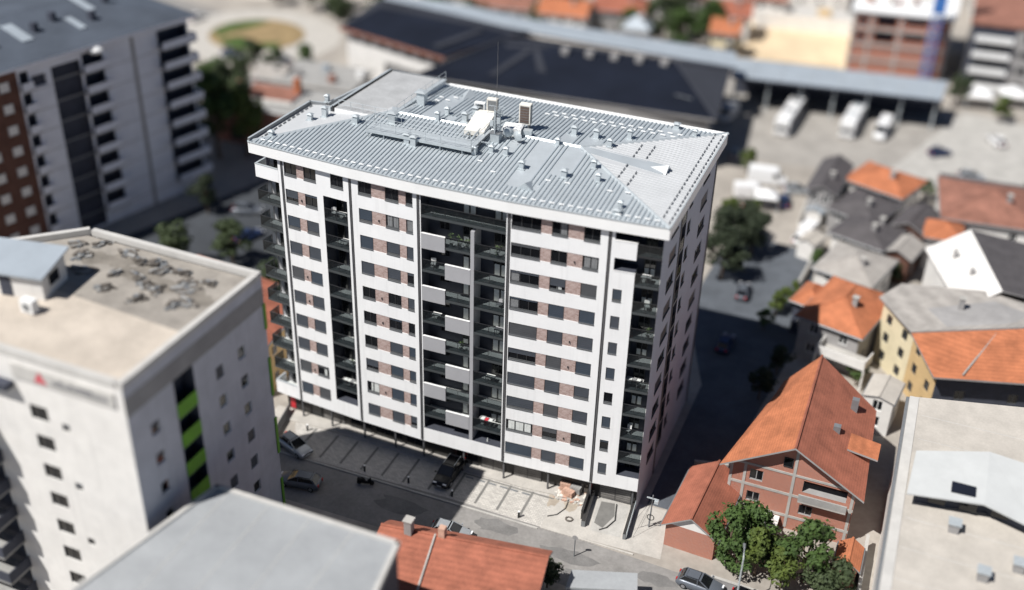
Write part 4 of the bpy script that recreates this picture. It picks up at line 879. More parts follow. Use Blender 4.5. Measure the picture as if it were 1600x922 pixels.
car('silver car half hidden behind the beige-roofed block at the left end of the forecourt', -36.4, -5.2, R(-20), 'car_silver', 'sedan', 4.4)
car('blue-grey car in the shaded street beside the beige-roofed block', -33.0, -9.9, R(-172), 'car_grey', 'sedan', 4.6)
car('silver car on the street just behind the chimney of the red roof', -15.6, -10.6, R(4), 'car_silver', 'hatch', 4.2)
car('dark grey car on the street in front of the garden trees', 8.6, -7.6, R(-4), 'car_grey', 'sedan', 4.4)
car('black car on the street at the bottom edge, right of the dark grey car', 13.6, -8.0, R(-6), 'car_black', 'hatch', 4.2)
car('red car in the sunlit lane behind the tower', -3.6, 68.5, R(60), 'car_red', 'hatch', 4.1)
car('dark blue car standing in the sunlit yard by the lane', 1.0, 74.5, R(100), 'car_blue', 'sedan', 4.3)
car('grey car in the deep shade beside the tower, nearer the tree shade', 0.9, 46.0, R(95), 'car_grey', 'sedan', 4.3)
car('dark car in the deep shade close to the rear corner of the tower', 1.6, 33.0, R(88), 'car_blue', 'hatch', 4.2)
bus('long white coach, leftmost of the vehicles in front of the canopy', -3.9, 105.6, R(-93), 13.0)
bus('white coach with grey roof hatch, in the middle in front of the canopy', 6.4, 108.4, R(-93), 11.0, stripe='galv')
van('white minibus, rightmost of the vehicles in front of the canopy', 11.6, 107.6, R(-95), 6.6, 2.6)
van('white van whose front end shows from under the dark shade of the canopy', -14.2, 103.0, R(-100), 5.2, 2.4)
van('white box van parked at the near edge of the bus station', -2.8, 80.4, R(8), 6.0, 2.7)
van('white van parked beside the pale houses at the end of the lane', 6.3, 66.4, R(75), 4.6, 2.2)
van('white van in the lane beside the tree at the tower corner', -4.2, 74.6, R(20), 5.0, 2.3)
car('blue car alone in the middle of the pale plaza', 21.4, 103.0, R(40), 'car_blue', 'hatch', 4.0)

# ------------------------------------------------------------------ street things near the tower
def pallet(loc, rz, label, m, n, w=1.1, d=.8, h=.75):
    t = thing('brick_pallet', label, 'pallet', loc, rz, 'building material under the tower'); mb = MB()
    for k in (-.45, 0, .45): mb.box((-w / 2, k * d - .05, 0), (w / 2, k * d + .05, .1), 'pallet_wood')
    mb.box((-w / 2, -d / 2, .102), (w / 2, d / 2, .13), 'pallet_wood'); mb.build('pallet', t)
    r = random.Random(n); nx, nz = 4, 3; bw, bh = w / nx, h / nz
    for i in range(nx):
        for j in range(nz):
            def f():
                b = MB(); b.box((.01, -d / 2, .008), (bw - .01, d / 2, bh - .008), m); return b.mesh('block')
            link('block', shared(('pb', m, w, d, h), f), t, (-w / 2 + i * bw, r.uniform(-.04, .04), .132 + j * bh))
pallet((-7.6, 0.35, 0.13), R(8), 'pallet of pale pink blocks under the tower, leftmost of the heap', 'brick_pack', 1); pallet((-6.4, 0.2, 0.13), R(-6), 'pallet of greyish blocks nearest the dark ramp wall', 'concrete_grey', 2)
pallet((-7.0, 1.0, 0.2), R(3), 'pallet of brown blocks at the back of the heap under the tower', 'pallet_wood', 3, 1.4, .8, 1.1); pallet((-5.3, 0.75, 0.13), R(12), 'small dark pallet beside the red sheet under the tower', 'debris', 4, .8, .6, .6)
pallet((-7.0, -0.45, 0.13), R(-14), 'low pallet of pink blocks in the sun in front of the heap', 'brick_pack', 5, 1.2, .7, .5); pallet((-5.8, 0.95, 0.2), R(5), 'tall pallet of grey-brown blocks at the back right of the heap', 'stain', 6, 1.0, .8, 1.3)
mb = MB(); mb.box((-4.98, 0.55, 0.02), (-4.9, 1.1, 1.5), 'red_paint'); tag(mb.build('red_sheet'), 'narrow dark red sheet leaning by the downpipe at the heap of pallets', 'sheet')
mb = MB(); r_ = random.Random(3)
for k in range(170):
    x, y, s = r_.uniform(-8.4, -4.9), r_.uniform(-1.4, .5), r_.uniform(.05, .16); mb.box((-s, -s * .6, 0), (s, s * .6, s), r_.choice(['brick_pack', 'cream_board', 'concrete']), r_.uniform(0, 3), (x, y, .02))
o = mb.build('rubble'); o['kind'] = 'stuff'
t = thing('ramp_wall', 'thick dark retaining wall beside the heap of pallets', 'retaining wall', (0, 0, 0), 0, 'retaining walls of the ramp')
mb = MB(); w = Wall((-4.75, 0.9), (-4.15, -4.2)); w.box(mb, 0, w.L, -.2, .2, 0, .75, 'galv_dark', 'shop_dark'); mb.build('wall', t)
mb = MB(); w.box(mb, 0.1, w.L * .8, -.45, -.21, 0, 1.2, 'shop_dark'); mb.build('wall', t)
t = thing('ramp_wall', 'dark retaining wall with steel top rail at the tower corner', 'retaining wall', (0, 0, 0), 0, 'retaining walls of the ramp')
mb = MB(); w = Wall((-0.35, 0.7), (0.15, -4.3)); w.box(mb, 0, w.L, -.16, .16, 0, .7, 'galv_dark', 'shop_dark'); mb.build('wall', t)
mb = MB(); w.box(mb, 0.05, w.L - .05, .17, .24, .3, .9, 'galv'); mb.build('rail', t)
sheet('ramp', [(-4.0, 0.8), (-0.7, 0.5), (-0.3, -4.2), (-3.4, -4.4)], 0.024, 'concrete'); sheet('oil_stain', [(-3.6, 0.1), (-2.2, .3), (-1.7, -1.5), (-2.3, -3.6), (-3.3, -3.2)], 0.028, 'strip')
mb = MB(); r_ = random.Random(8)
mb.tube([(-2.0, 0.2, .06), (-1.75, -.9, .07), (-1.45, -2.1, .07), (-1.9, -3.4, .07), (-2.5, -4.0, .06)], .07, 'cable', 6); tag(mb.build('hose'), 'thick black hose curved across the ramp between the dark walls', 'hose')
mb = MB(); mb.tube([(-7.2, -0.4, .05), (-6.7, -1.3, .05), (-6.6, -2.4, .05), (-7.1, -3.6, .05), (-7.9, -4.2, .05)], .06, 'cable', 6); tag(mb.build('hose'), 'thin black hose curved over the concrete left of the soil stain', 'hose')
mb = MB(); mb.tube([(.35 * math.cos(a), .3 * math.sin(a), .02 * math.sin(3 * a) + .02) for a in [k * .5 for k in range(14)]], .1, 'debris', 5); o = tag(mb.build('debris_heap', None, (-5.75, -3.75, .03)), 'small dark debris heap on the concrete beside the ramp wall', 'debris')
t = thing('utility_pole', 'short grey utility post with coiled cable at the tower corner', 'post', (1.9, -1.6, .02))
mb = MB(); mb.tube([(0, 0, 0), (.05, .02, 2.2), (.1, 0, 4.2)], .09, 'galv_dark', 7, .06); mb.build('pole', t)
mb = MB(); mb.tube([(.1 + .35 * math.cos(a), -.12, 1.4 + .35 * math.sin(a)) for a in [k * .5 for k in range(14)]], .05, 'cable', 5); mb.build('cable_coil', t)
mb = MB(); mb.box((-.5, -.06, 3.7), (.7, .06, 3.8), 'galv'); mb.box((.3, -.2, 3.3), (.7, .2, 3.65), 'galv'); mb.build('crossarm', t)
for i, q in enumerate(((-4.5, -3.8, -3.3), (-2.4, -4.6, -3.5), (-1.4, -0.6, -2.2))):
    mb = MB(); P0 = Vector((0.1, 0, 3.7)); P1 = Vector(q); mb.tube([P0.lerp(P1, k / 6) - Vector((0, 0, .5 * math.sin(math.pi * k / 6))) for k in range(7)], .018, 'cable', 4); mb.build('cable', t)
for i, (x, y, lab) in enumerate(((-36.8, -1.9, 'leftmost dark bollard, beside the ramp of the forecourt'), (-27.9, -5.4, 'dark bollard in the shaded paving, second from the left'), (-22.9, -5.2, 'dark bollard in the shade left of the black vehicle'), (-17.9, -5.3, 'dark bollard at the front right corner of the black vehicle'), (-10.5, -5.5, 'dark bollard at the sunlit end of the parking strips'))):
    t = thing('bollard', lab, 'bollard', (x, y, 0.02), 0, 'bollards along the forecourt'); mb = MB(); mb.tube([(0, 0, 0), (0, 0, .75)], .11, 'cable', 8); mb.build('post', t); mb = MB(); mb.tube([(0, 0, .751), (0, 0, .8)], .125, 'white_paint', 8); mb.build('cap', t)
t = thing('motorbike', 'dark motor scooter lying in shade in the middle of the shaded street', 'scooter', (-26.9, -7.2, .02), R(15))
mb = MB(); mb.loft([[(-.8, -.12, .35), (-.8, .12, .35), (-.8, .1, .75), (-.8, -.1, .75)], [(-.2, -.18, .25), (-.2, .18, .25), (-.2, .16, .8), (-.2, -.16, .8)], [(.15, -.16, .2), (.15, .16, .2), (.15, .14, .3), (.15, -.14, .3)], [(.5, -.18, .25), (.5, .18, .25), (.55, .14, 1.0), (.55, -.14, 1.0)], [(.7, -.1, .5), (.7, .1, .5), (.62, .06, .95), (.62, -.06, .95)]], 'car_black'); mb.build('body', t)
mb = MB(); mb.tube([(.5, -.34, 1.05), (.58, 0, 1.0), (.5, .34, 1.05)], .025, 'galv_dark', 5); mb.build('handlebar', t)
for sx in (-.6, .72): link('wheel', shared(('wh', .26), lambda: wheel_me(.26)), t, (sx, 0, .26))
t = thing('ramp_parapet', 'long low grey mesh-sided ramp wall at the left end of the forecourt', 'wall', (0, 0, 0))
w = Wall((-40.3, 0.2), (-39.3, -4.9)); mb = MB(); w.box(mb, 0, w.L, -.12, .12, 0, .35, 'concrete_grey', 'concrete'); mb.build('base', t); mb = MB()
for k in range(26): u = w.L * k / 25; w.box(mb, u - .02, u + .02, -.02, .02, .352, 1.1, 'galv_dark')
w.box(mb, 0, w.L, -.03, .03, 1.102, 1.16, 'galv_dark'); w.box(mb, 0, w.L, -.012, .012, .36, 1.09, 'wall_grey'); mb.build('railing', t)
def lamp_post(x, y, label, h=7.0, rz=0, group='street lamps along the street'):
    t = thing('street_lamp', label, 'street lamp', (x, y, 0), rz, group); mb = MB(); mb.tube([(0, 0, 0), (0, 0, h * .6), (0, 0, h)], .11, 'galv', 8, .06); mb.build('pole', t)
    mb = MB(); mb.tube([(0, 0, h), (.5, 0, h + .25), (1.2, 0, h + .3)], .04, 'galv', 6); mb.build('arm', t); mb = MB(); mb.loft([[(1.1, -.1, h + .28), (1.1, .1, h + .28), (1.1, .08, h + .38), (1.1, -.08, h + .38)], [(1.7, -.14, h + .27), (1.7, .14, h + .27), (1.7, .1, h + .36), (1.7, -.1, h + .36)]], 'galv_dark'); mb.build('lamp_head', t)
lamp_post(12.2, -8.6, 'grey street lamp between the two dark cars at the bottom edge', 6, R(100))
# ------------------------------------------------------------------ neighbouring houses
def rect(cx, cy, w, d, rz):
    c, s = math.cos(rz), math.sin(rz)
    return [(cx + x * c - y * s, cy + x * s + y * c) for x, y in ((-w / 2, -d / 2), (w / 2, -d / 2), (w / 2, d / 2), (-w / 2, d / 2))]
def house(name, label, cx, cy, w, d, rz, he, rise, roof='hip', ridge='y', wall='wall_white', tile='tile_orange', over=0.5, wins=(2, 2), floors=2, chim=1, cat='house', group=None, gable=None):
    t = thing(name, label, cat, (0, 0, 0), 0, group); P = rect(cx, cy, w, d, rz); c, s = math.cos(rz), math.sin(rz)
    def L(x, y, z): return (cx + x * c - y * s, cy + x * s + y * c, z)
    Ws = [Wall(P[i], P[(i + 1) % 4]) for i in range(4)]; ww, hh = 1.1, 1.3
    mb = MB(); spots = []
    for i, Wl in enumerate(Ws):
        n = wins[i % 2]; holes = []
        for f in range(floors):
            z = 0.95 + f * (he - 0.3) / floors
            for k in range(n):
                u = Wl.L * (k + 0.5) / n - ww / 2
                if Wl.L > n * 1.6 and z + hh < he - 0.1: holes.append((u, u + ww, z, z + hh, .2, wall, None)); spots.append((Wl, u, z))
        Wl.grid(mb, 0, Wl.L, 0, he, holes, wall)
    hw, hd = w / 2, d / 2
    if roof == 'gable':
        gm = gable or wall
        if ridge == 'y':
            for y in (-hd, hd): mb.face([L(-hw, y, he), L(hw, y, he), L(0, y, he + rise)], gm)
        else:
            for x in (-hw, hw): mb.face([L(x, -hd, he), L(x, hd, he), L(x, 0, he + rise)], gm)
    mb.build('wall', t)
    for Wl, u, z in spots: window(t, Wl, u, z, ww, hh, 2, random.choice((0, 0, 0.4)), None, False, -0.02, 'white_paint')
    o = over; k = rise / (hw if ridge == 'y' else hd); z0 = he - o * k; zr = he + rise; polys = []
    if roof == 'gable':
        if ridge == 'y': polys = [[L(-hw - o, -hd - o, z0), L(0, -hd - o, zr), L(0, hd + o, zr), L(-hw - o, hd + o, z0)], [L(0, -hd - o, zr), L(hw + o, -hd - o, z0), L(hw + o, hd + o, z0), L(0, hd + o, zr)]]
        else: polys = [[L(-hw - o, -hd - o, z0), L(hw + o, -hd - o, z0), L(hw + o, 0, zr), L(-hw - o, 0, zr)], [L(-hw - o, 0, zr), L(hw + o, 0, zr), L(hw + o, hd + o, z0), L(-hw - o, hd + o, z0)]]
    else:
        e = max(0.15, (hd - hw) if ridge == 'y' else (hw - hd))
        A, B, Cc, D = L(-hw - o, -hd - o, z0), L(hw + o, -hd - o, z0), L(hw + o, hd + o, z0), L(-hw - o, hd + o, z0)
        if ridge == 'y': r0, r1 = L(0, -e, zr), L(0, e, zr); polys = [[A, B, r0], [B, Cc, r1, r0], [Cc, D, r1], [D, A, r0, r1]]
        else: r0, r1 = L(-e, 0, zr), L(e, 0, zr); polys = [[A, B, r1, r0], [B, Cc, r1], [Cc, D, r0, r1], [D, A, r0]]
    mb = MB()
    for p in polys: mb.slab([(q[0], q[1], q[2] + .14) for q in p], .16, tile, 'wall_grey')
    ro = mb.build('roof', t)
    rg = MB()
    if roof == 'gable': rg.tube([L(0, -hd - o, zr + .13), L(0, hd + o, zr + .13)] if ridge == 'y' else [L(-hw - o, 0, zr + .13), L(hw + o, 0, zr + .13)], .12, tile, 6)
    else:
        rg.tube([(r0[0], r0[1], zr + .13), (r1[0], r1[1], zr + .13)], .12, tile, 6)
        for q in (A, B, Cc, D):
            r = r0 if (Vector(q) - Vector(r0)).length < (Vector(q) - Vector(r1)).length else r1; rg.tube([(q[0], q[1], q[2] + .13), (r[0], r[1], r[2] + .13)], .1, tile, 6)
    rg.build('ridge_tiles', ro)
    gt = MB()
    for p, q in ((0, 1), (1, 2), (2, 3), (3, 0)):
        if roof == 'gable' and ((ridge == 'y' and p in (0, 2)) or (ridge == 'x' and p in (1, 3))): continue
        cr = [L(-hw - o - .06, -hd - o - .06, z0), L(hw + o + .06, -hd - o - .06, z0), L(hw + o + .06, hd + o + .06, z0), L(-hw - o - .06, hd + o + .06, z0)]; gt.tube([cr[p], cr[q]], .07, 'galv_dark', 6)
    gt.build('gutter', ro)
    for k in range(chim):
        x, y = (hw * .35, -hd * .3 + k * 2.5); m = MB(); q = L(x, y, 0); m.box((-.3, -.3, he), (.3, .3, zr + .55), 'wall_grey', rz, (q[0], q[1], 0)); m.box((-.38, -.38, zr + .552), (.38, .38, zr + .64), 'concrete', rz, (q[0], q[1], 0)); m.build('chimney', ro)
    return t
random.seed(4)
house('house', 'low house under a bright orange hip roof beside the bus station yard', 14.6, 78.6, 8.4, 7.2, R(-20), 5.2, 1.5, tile='tile_orange', ridge='x', over=.6)
house('house', 'narrow grey-walled house with dark gable roof left of the bright orange hip roof', 6.9, 75.6, 3.6, 11, R(-4), 5.4, .9, 'gable', wall='wall_grey', tile='tile_dark')
house('house', 'house with dark grey hip roof just below the bright orange hip roof', 12.9, 69.4, 6.6, 8.0, R(-22), 4.7, 1.3, tile='tile_dark', wall='wall_grey', chim=1)
house('house', 'house with dark grey hip roof touching the pale grey hip roof below it', 14.3, 62.0, 7.0, 7.0, R(-18), 4.7, 1.3, tile='tile_dark', wall='wall_white', chim=2)
house('house', 'house with pale grey hip roof between the dark roofs and the orange roof', 14.0, 52.2, 7.2, 8.2, R(-15), 4.6, 1.3, tile='tile_grey', wall='wall_white', chim=1)
house('house', 'house with orange hip roof and white balcony beside the dark lane', 14.6, 39.2, 7.4, 10.6, R(-14), 5.8, 1.9, tile='tile_orange', wall='wall_grey', chim=1)
house('house_wing', 'low orange-roofed wing at the dark lane, left of the orange hip roof with balcony', 10.2, 41.4, 2.9, 4.4, R(-14), 5.0, 1.0, tile='tile_orange', wall='wall_dark', chim=0, wins=(1, 1))  # dark blue walls: the tower's shade is put into their colour
t = thing('balcony', 'white curved balcony in front of the orange hip roof', 'balcony', (0, 0, 0)); B_ = rect(15.6, 32.2, 6.0, 2.6, R(-14)); mb = MB(); mb.prism(B_, 2.9, 3.1, 'wall_white', 'concrete'); mb.build('balcony_slab', t)
for i in (3, 0, 1): w = Wall(B_[i], B_[(i + 1) % 4]); mb = MB(); w.box(mb, .01, w.L - .01, .0, .14, 3.102, 4.1, 'wall_white'); mb.build('parapet', t)
for i in (0, 1): mb = MB(); mb.tube([(B_[i][0], B_[i][1] + .2, 0), (B_[i][0], B_[i][1] + .2, 2.9)], .14, 'wall_white', 8); mb.build('post', t)
house('house', 'large house with weathered red-brown hip roof at the right edge', 29.2, 74.6, 12.5, 12.5, R(6), 6.2, 2.0, tile='tile_old', wall='wall_white', ridge='x', chim=1)
house('house', 'small orange-roofed house in front of the large weathered red-brown roof', 24.0, 65.2, 4.4, 4.6, R(4), 5.4, 1.2, tile='tile_orange', wall='wall_white', ridge='y', chim=0, wins=(1, 1))
house('garage', 'small garage with dusty red gable roof in front of the tower corner', 6.6, 0.9, 4.9, 8.8, R(-3), 2.9, 1.6, 'gable', tile='tile_red', wall='wall_brick', gable='wall_white', chim=0, wins=(0, 0), cat='garage', over=.4)
# white house with dark roof (white sheet on its left slope)
t = thing('house', 'white house with white left roof slope and dark right slope at the right edge', 'house', (0, 0, 0)); base = [(22.6, 54.5), (27.6, 42.2), (38, 46), (33, 58)]
mb = MB()
for i in range(4): w = Wall(base[i], base[(i + 1) % 4]); w.grid(mb, 0, w.L, 0, 7.2, [], 'wall_white')
mb.build('wall', t)
mb = MB(); mb.slab([(22.0, 54.9, 7.4), (27.2, 41.4, 7.4), (31.3, 43.0, 10), (26.9, 57.4, 10)], .2, 'wall_white'); ro = mb.build('roof', t)
mb = MB(); mb.slab([(26.9, 57.4, 10), (31.3, 43.0, 10), (39, 45.6, 8.2), (34.6, 60, 8.2)], .2, 'tile_dark', 'wall_grey'); mb.build('roof', t)
for x, y, z in ((25.6, 51.6, 8.9), (27.8, 47.4, 9.0)): mb = MB(); mb.box((x - .25, y - .25, z - .8), (x + .25, y + .25, z + .8), 'wall_grey'); mb.build('chimney', ro)
for f in range(2):
    for k in range(2): w = Wall(base[1], base[2]); window(t, w, 2 + 4 * k, 1.2 + 3 * f, 1.3, 1.4, 2, 0, None, False, -0.19, 'white_paint')
# yellow house with grey and orange roof
t = thing('house', 'cream and ochre house under a large roof half pale grey, half orange', 'house', (0, 0, 0)); base = [(18.7, 38.0), (22.7, 32.8), (25.9, 27.2), (37, 30.6), (36, 41.2), (29.4, 42.6), (20.4, 41.5)]
mats = ['wall_cream', 'wall_ochre', 'wall_dark', 'wall_white', 'wall_white', 'wall_white', 'wall_cream']; mb = MB(); sp = []
for i in range(7):
    w = Wall(base[i], base[(i + 1) % 7]); hs = []
    if i in (0, 1, 2):
        for f in range(3):
            for k in range(2): u = w.L * (k + .5) / 2 - .55; z = .9 + f * 2.5; hs.append((u, u + 1.1, z, z + 1.3, .2, mats[i], None)); sp.append((w, u, z))
    w.grid(mb, 0, w.L, 0, 8.3 if i in (0, 6, 5, 4, 3) else 7.3, hs, mats[i])
mb.build('wall', t)
for w, u, z in sp: window(t, w, u, z, 1.1, 1.3, 2, 0, None, False, -.02, 'sill_metal')
mb = MB(); mb.slab([(18.0, 38.4, 8.4), (22.3, 32.1, 8.4), (34.0, 36.2, 9.7), (36.8, 41.6, 9.4), (29.6, 43.6, 9.2), (20.1, 42.3, 8.6)], .22, 'tile_grey', 'wall_grey'); ro = mb.build('roof', t)
mb = MB(); mb.slab([(22.3, 32.0, 8.3), (25.5, 25.6, 7.3), (38.0, 29.4, 7.3), (37.5, 37.0, 9.4), (34.0, 36.1, 9.55)], .22, 'tile_orange', 'wall_grey'); mb.build('roof', t)
mb = MB(); mb.box((26.8, 38.4, 8.3), (27.4, 39.0, 10.3), 'wall_grey'); mb.box((26.7, 38.3, 10.302), (27.5, 39.1, 10.4), 'concrete'); mb.build('chimney', ro)
mb = MB(); mb.tube([(28.4, 26.9, 7.6), (31.2, 34.6, 9.05)], .12, 'tile_grey', 6); mb.build('flashing', ro)
# brick house
t = thing('brick_house', 'unplastered red brick house with concrete bands and big orange gable roof', 'house', (0, 0, 0)); eb = [(8.2, 3.7), (20.4, 3.7), (20.0, 17.4), (10.6, 17.4)]; he = 7.0
Ws = [Wall(eb[i], eb[(i + 1) % 4]) for i in range(4)]; mb = MB(); fr = Ws[0]
hs = [(2.0, 3.3, 5.0, 6.3, .22, 'wall_grey', None), (2.0, 3.3, 2.3, 3.5, .22, 'wall_grey', None), (7.2, 11.4, 5.1, 6.5, 1.5, 'wall_grey', 'wall_brown'), (7.2, 8.5, 2.3, 3.5, .22, 'wall_grey', None), (2.4, 5.0, 0.2, 1.3, .9, 'wall_grey', 'wall_dark')]
fr.grid(mb, 0, fr.L, 0, he, hs, 'wall_brick')
for w in Ws[1:]: w.grid(mb, 0, w.L, 0, he, [], 'wall_brick')
gp = 14.1 - 8.2
mb.face([fr.P(0, 0, he), fr.P(fr.L, 0, he), fr.P(gp, 0, 10.5)], 'wall_brick'); mb.face([(20.0, 17.4, he), (10.6, 17.4, he), (14.0, 17.4, 10.5)], 'wall_brick'); mb.build('wall', t)
for u, z, h in ((2.0, 5.0, 1.3), (2.0, 2.3, 1.2), (7.2, 2.3, 1.2)): window(t, fr, u, z, 1.3, h, 2, 0, None, False, 0, 'wall_grey')
window(t, fr, gp - .9, 7.7, .9, 1.1, 1, 0, None, False, -.2, 'frame_dark')
for a in ((0, fr.L, 4.2, 4.5), (0, fr.L, 6.75, 7.0), (0, fr.L, 1.5, 1.8)): mb = MB(); fr.box(mb, a[0], a[1], -.06, -.003, a[2], a[3], 'concrete'); mb.build('concrete_band', t)
for u, z1 in ((0.15, he), (1.5, he - .3), (6.2, 9.9), (11.95, he)): mb = MB(); fr.box(mb, u - .14, u + .14, -.055, -.004, 0.2, z1, 'concrete'); mb.build('concrete_post', t)
mb = MB(); fr.box(mb, 7.0, 11.6, -1.0, -.07, 4.5, 4.68, 'concrete'); fr.box(mb, 7.0, 11.6, -1.0, -.86, 4.682, 5.45, 'concrete_grey'); mb.build('balcony', t)
mb = MB(); fr.box(mb, 1.8, 5.6, -1.3, -.07, 1.2, 1.4, 'wall_white'); fr.box(mb, 1.8, 5.6, -1.3, -1.18, 0.3, 1.198, 'wall_white'); mb.build('terrace', t)
r0, r1 = (14.1, 2.7, 10.85), (13.9, 19.4, 10.85)
mb = MB(); mb.slab([(7.3, 2.6, 6.75), r0, r1, (10.2, 15.6, 7.3)], .2, 'tile_orange', 'wall_grey'); mb.slab([(10.2, 15.6, 7.3), r1, (10.6, 18.2, 7.3)], .2, 'tile_orange', 'wall_grey'); ro = mb.build('roof', t)
mb = MB(); mb.slab([r0, (21.2, 2.6, 6.75), (20.5, 17.4, 6.95), r1], .2, 'tile_red', 'wall_grey'); mb.build('roof', t)  # slope away from the sun gets darker tile, shade in the colour
mb = MB(); mb.tube([r0, r1], .14, 'tile_red', 6); mb.build('ridge_tiles', ro)
for x, y in ((17.2, 9.6), (18.3, 14.8)): mb = MB(); mb.box((x - .35, y - .3, 7.6), (x + .35, y + .3, 9.6), 'galv_dark'); mb.build('skylight', ro)
mb = MB(); mb.slab([(18.6, 7.9, 8.35), (21.6, 7.9, 7.9), (21.6, 10.6, 7.9), (18.6, 10.6, 8.35)], .2, 'tile_orange', 'wall_grey'); mb.build('roof', t)
house('shed', 'tiny orange-roofed shed squeezed between the brick house and the white roof', 21.0, -0.6, 1.9, 3.0, R(0), 2.6, .7, 'gable', tile='tile_orange', wall='wall_brick', chim=0, wins=(0, 0), cat='shed', over=.25)
house('lean_to', 'pale flat-topped annex between the ochre wall and the white roof', 20.8, 25.2, 3.2, 4.4, R(-8), 4.5, .4, 'gable', tile='white_roof', wall='wall_white', chim=0, wins=(1, 1), cat='annex', over=.15)
# big building with the white roof, lower right
t = thing('flat_roof_building', 'large building with cream-white flat roof and white dormer at the lower right edge', 'building', (0, 0, 0)); gb_ = [(23.9, -22), (50, -20), (50, 20.5), (23.4, 13.8)]; zt = 12.0
mb = MB()
for i in range(4): w = Wall(gb_[i], gb_[(i + 1) % 4]); w.grid(mb, 0, w.L, 0, zt - .2, [], 'wall_white')
mb.build('wall', t)
mb = MB(); mb.prism([(23.7, -22.2), (50, -20.2), (50, 20.8), (23.2, 14.0)], zt - .2, zt, 'white_roof'); ro = mb.build('roof', t)
mb = MB(); w = Wall((23.2, 14.0), (23.7, -22.2)); w.box(mb, 0, w.L, -.30, -.003, zt - .5, zt - .1, 'galv_dark'); mb.build('gutter', ro)
mb = MB(); w.box(mb, 0, w.L, .02, .9, zt + .002, zt + .07, 'parapet'); mb.build('coping', ro)
for k in range(9): mb = MB(); mb.box((24.6, -20 + k * 3.9, zt + .003), (49.6, -19.94 + k * 3.9, zt + .03), 'parapet'); mb.build('roof_seam', ro)
t2 = t
mb = MB(); mb.prism([(25.2, -2.0), (31.0, -1.0), (34.8, -2.4), (44, -1.0), (44, 4.4), (25.0, 3.2)], zt + .004, 13.75, 'wall_dark', 'wall_grey'); dm = mb.build('dormer', t2)
mb = MB(); mb.slab([(24.3, -3.3, 13.8), (30.6, -2.6, 14.2), (30.6, 4.6, 14.5), (24.5, 2.9, 13.9)], .16, 'dormer_white'); mb.slab([(30.6, -2.6, 14.2), (35.2, -3.8, 13.8), (44.6, -2.0, 13.7), (44.6, 3.4, 13.9), (30.6, 4.6, 14.5)], .16, 'dormer_white'); mb.build('dormer_roof', t2)
mb = MB(); mb.box((27.8, -2.0, 14.12), (29.8, -.7, 14.32), 'blue_roof'); mb.build('skylight', dm)
for k in range(3): mb = MB(); mb.box((26.2 + k * 2.6, -2.12 + .15 * k, 12.5), (27.6 + k * 2.6, -1.6, 13.4), 'glass_dark'); mb.build('window', dm)
for i, (x, y) in enumerate(((28.6, -4.4), (33.9, -7.2), (31.2, -9.4))):
    mb = MB(); mb.box((x - .42, y - .42, zt), (x + .42, y + .42, zt + .9), 'wall_grey'); vt = mb.build('roof_vent', t2); mb = MB(); mb.box((x - .55, y - .55, zt + .95), (x + .55, y + .55, zt + 1.05), 'galv'); mb.build('cowl', vt)
t = thing('garden_wall', 'long white garden wall left of the large white roof', 'wall', (0, 0, 0)); w = Wall((22.3, 4.0), (22.6, -9.5)); mb = MB(); w.box(mb, 0, w.L, -.12, .12, 0, 1.8, 'wall_white'); mb.build('wall', t)
mb = MB(); w.box(mb, 0, w.L, -.16, .16, 1.802, 1.88, 'concrete'); mb.build('coping', t)
# foreground: red roof and grey flat roof
t = thing('house', 'long house with tiled red roof at the bottom edge of the picture', 'house', (0, 0, 0))
mb = MB(); mb.prism([(-18.6, -19.4), (-18.2, -30), (-3.0, -28), (-3.6, -17.2)], 0, 5.0, 'wall_dark'); mb.build('wall', t)
a, b = (-19.0, -18.4, 7.0), (-3.6, -16.2, 7.0)
mb = MB(); mb.slab([(-18.6, -25.6, 5.2), (-2.6, -23.6, 5.2), b, a], .2, 'tile_red', 'wall_grey'); ro = mb.build('roof', t)
mb = MB(); mb.slab([a, b, (-3.9, -14.2, 5.8), (-19.2, -16.4, 5.8)], .2, 'tile_red', 'wall_grey'); mb.build('roof', t)
mb = MB(); mb.tube([a, b], .15, 'tile_red', 6); mb.build('ridge_tiles', ro)
mb = MB(); mb.tube([(-13.9, -17.7, 7.1), (-12.8, -24.9, 5.3)], .1, 'concrete', 6); mb.build('flashing', ro)
mb = MB(); mb.box((-16.6, -18.6, 6.0), (-15.9, -17.9, 8.4), 'wall_grey'); mb.box((-16.7, -18.7, 8.402), (-15.8, -17.8, 8.5), 'concrete'); mb.build('chimney', ro)
mb = MB(); mb.box((-13.6, -17.8, 6.4), (-13.0, -17.2, 8.0), 'brick_pack'); mb.build('chimney', ro)
t = thing('flat_roof_building', 'block with pale grey flat roof and dark side wall at the bottom left', 'building', (0, 0, 0)); cp = [(-30.6, -44.6), (-9.0, -44.6), (-11.2, -30.1), (-27.2, -30.1)]
mb = MB()
for i in range(4): w = Wall(cp[i], cp[(i + 1) % 4]); w.grid(mb, 0, w.L, 0, 17.6, [], 'wall_dark')
mb.build('wall', t); mb = MB(); mb.prism([(-30.7, -44.8), (-8.8, -44.8), (-11.0, -29.9), (-27.3, -29.9)], 17.602, 17.95, 'grey_roof'); ro = mb.build('roof', t)
for p, q in (((-8.8, -44.8), (-11.0, -29.9)), ((-11.0, -29.9), (-27.3, -29.9)), ((-27.3, -29.9), (-30.7, -44.8))): w = Wall(p, q); mb = MB(); w.box(mb, 0.02, w.L - .02, .0, .35, 17.952, 18.12, 'parapet'); mb.build('kerb', ro)
for k in range(4): mb = MB(); mb.box((-26 + k * 3.7, -44, 17.953), (-25.95 + k * 3.7, -30.4, 17.975), 'parapet'); mb.build('roof_seam', ro)
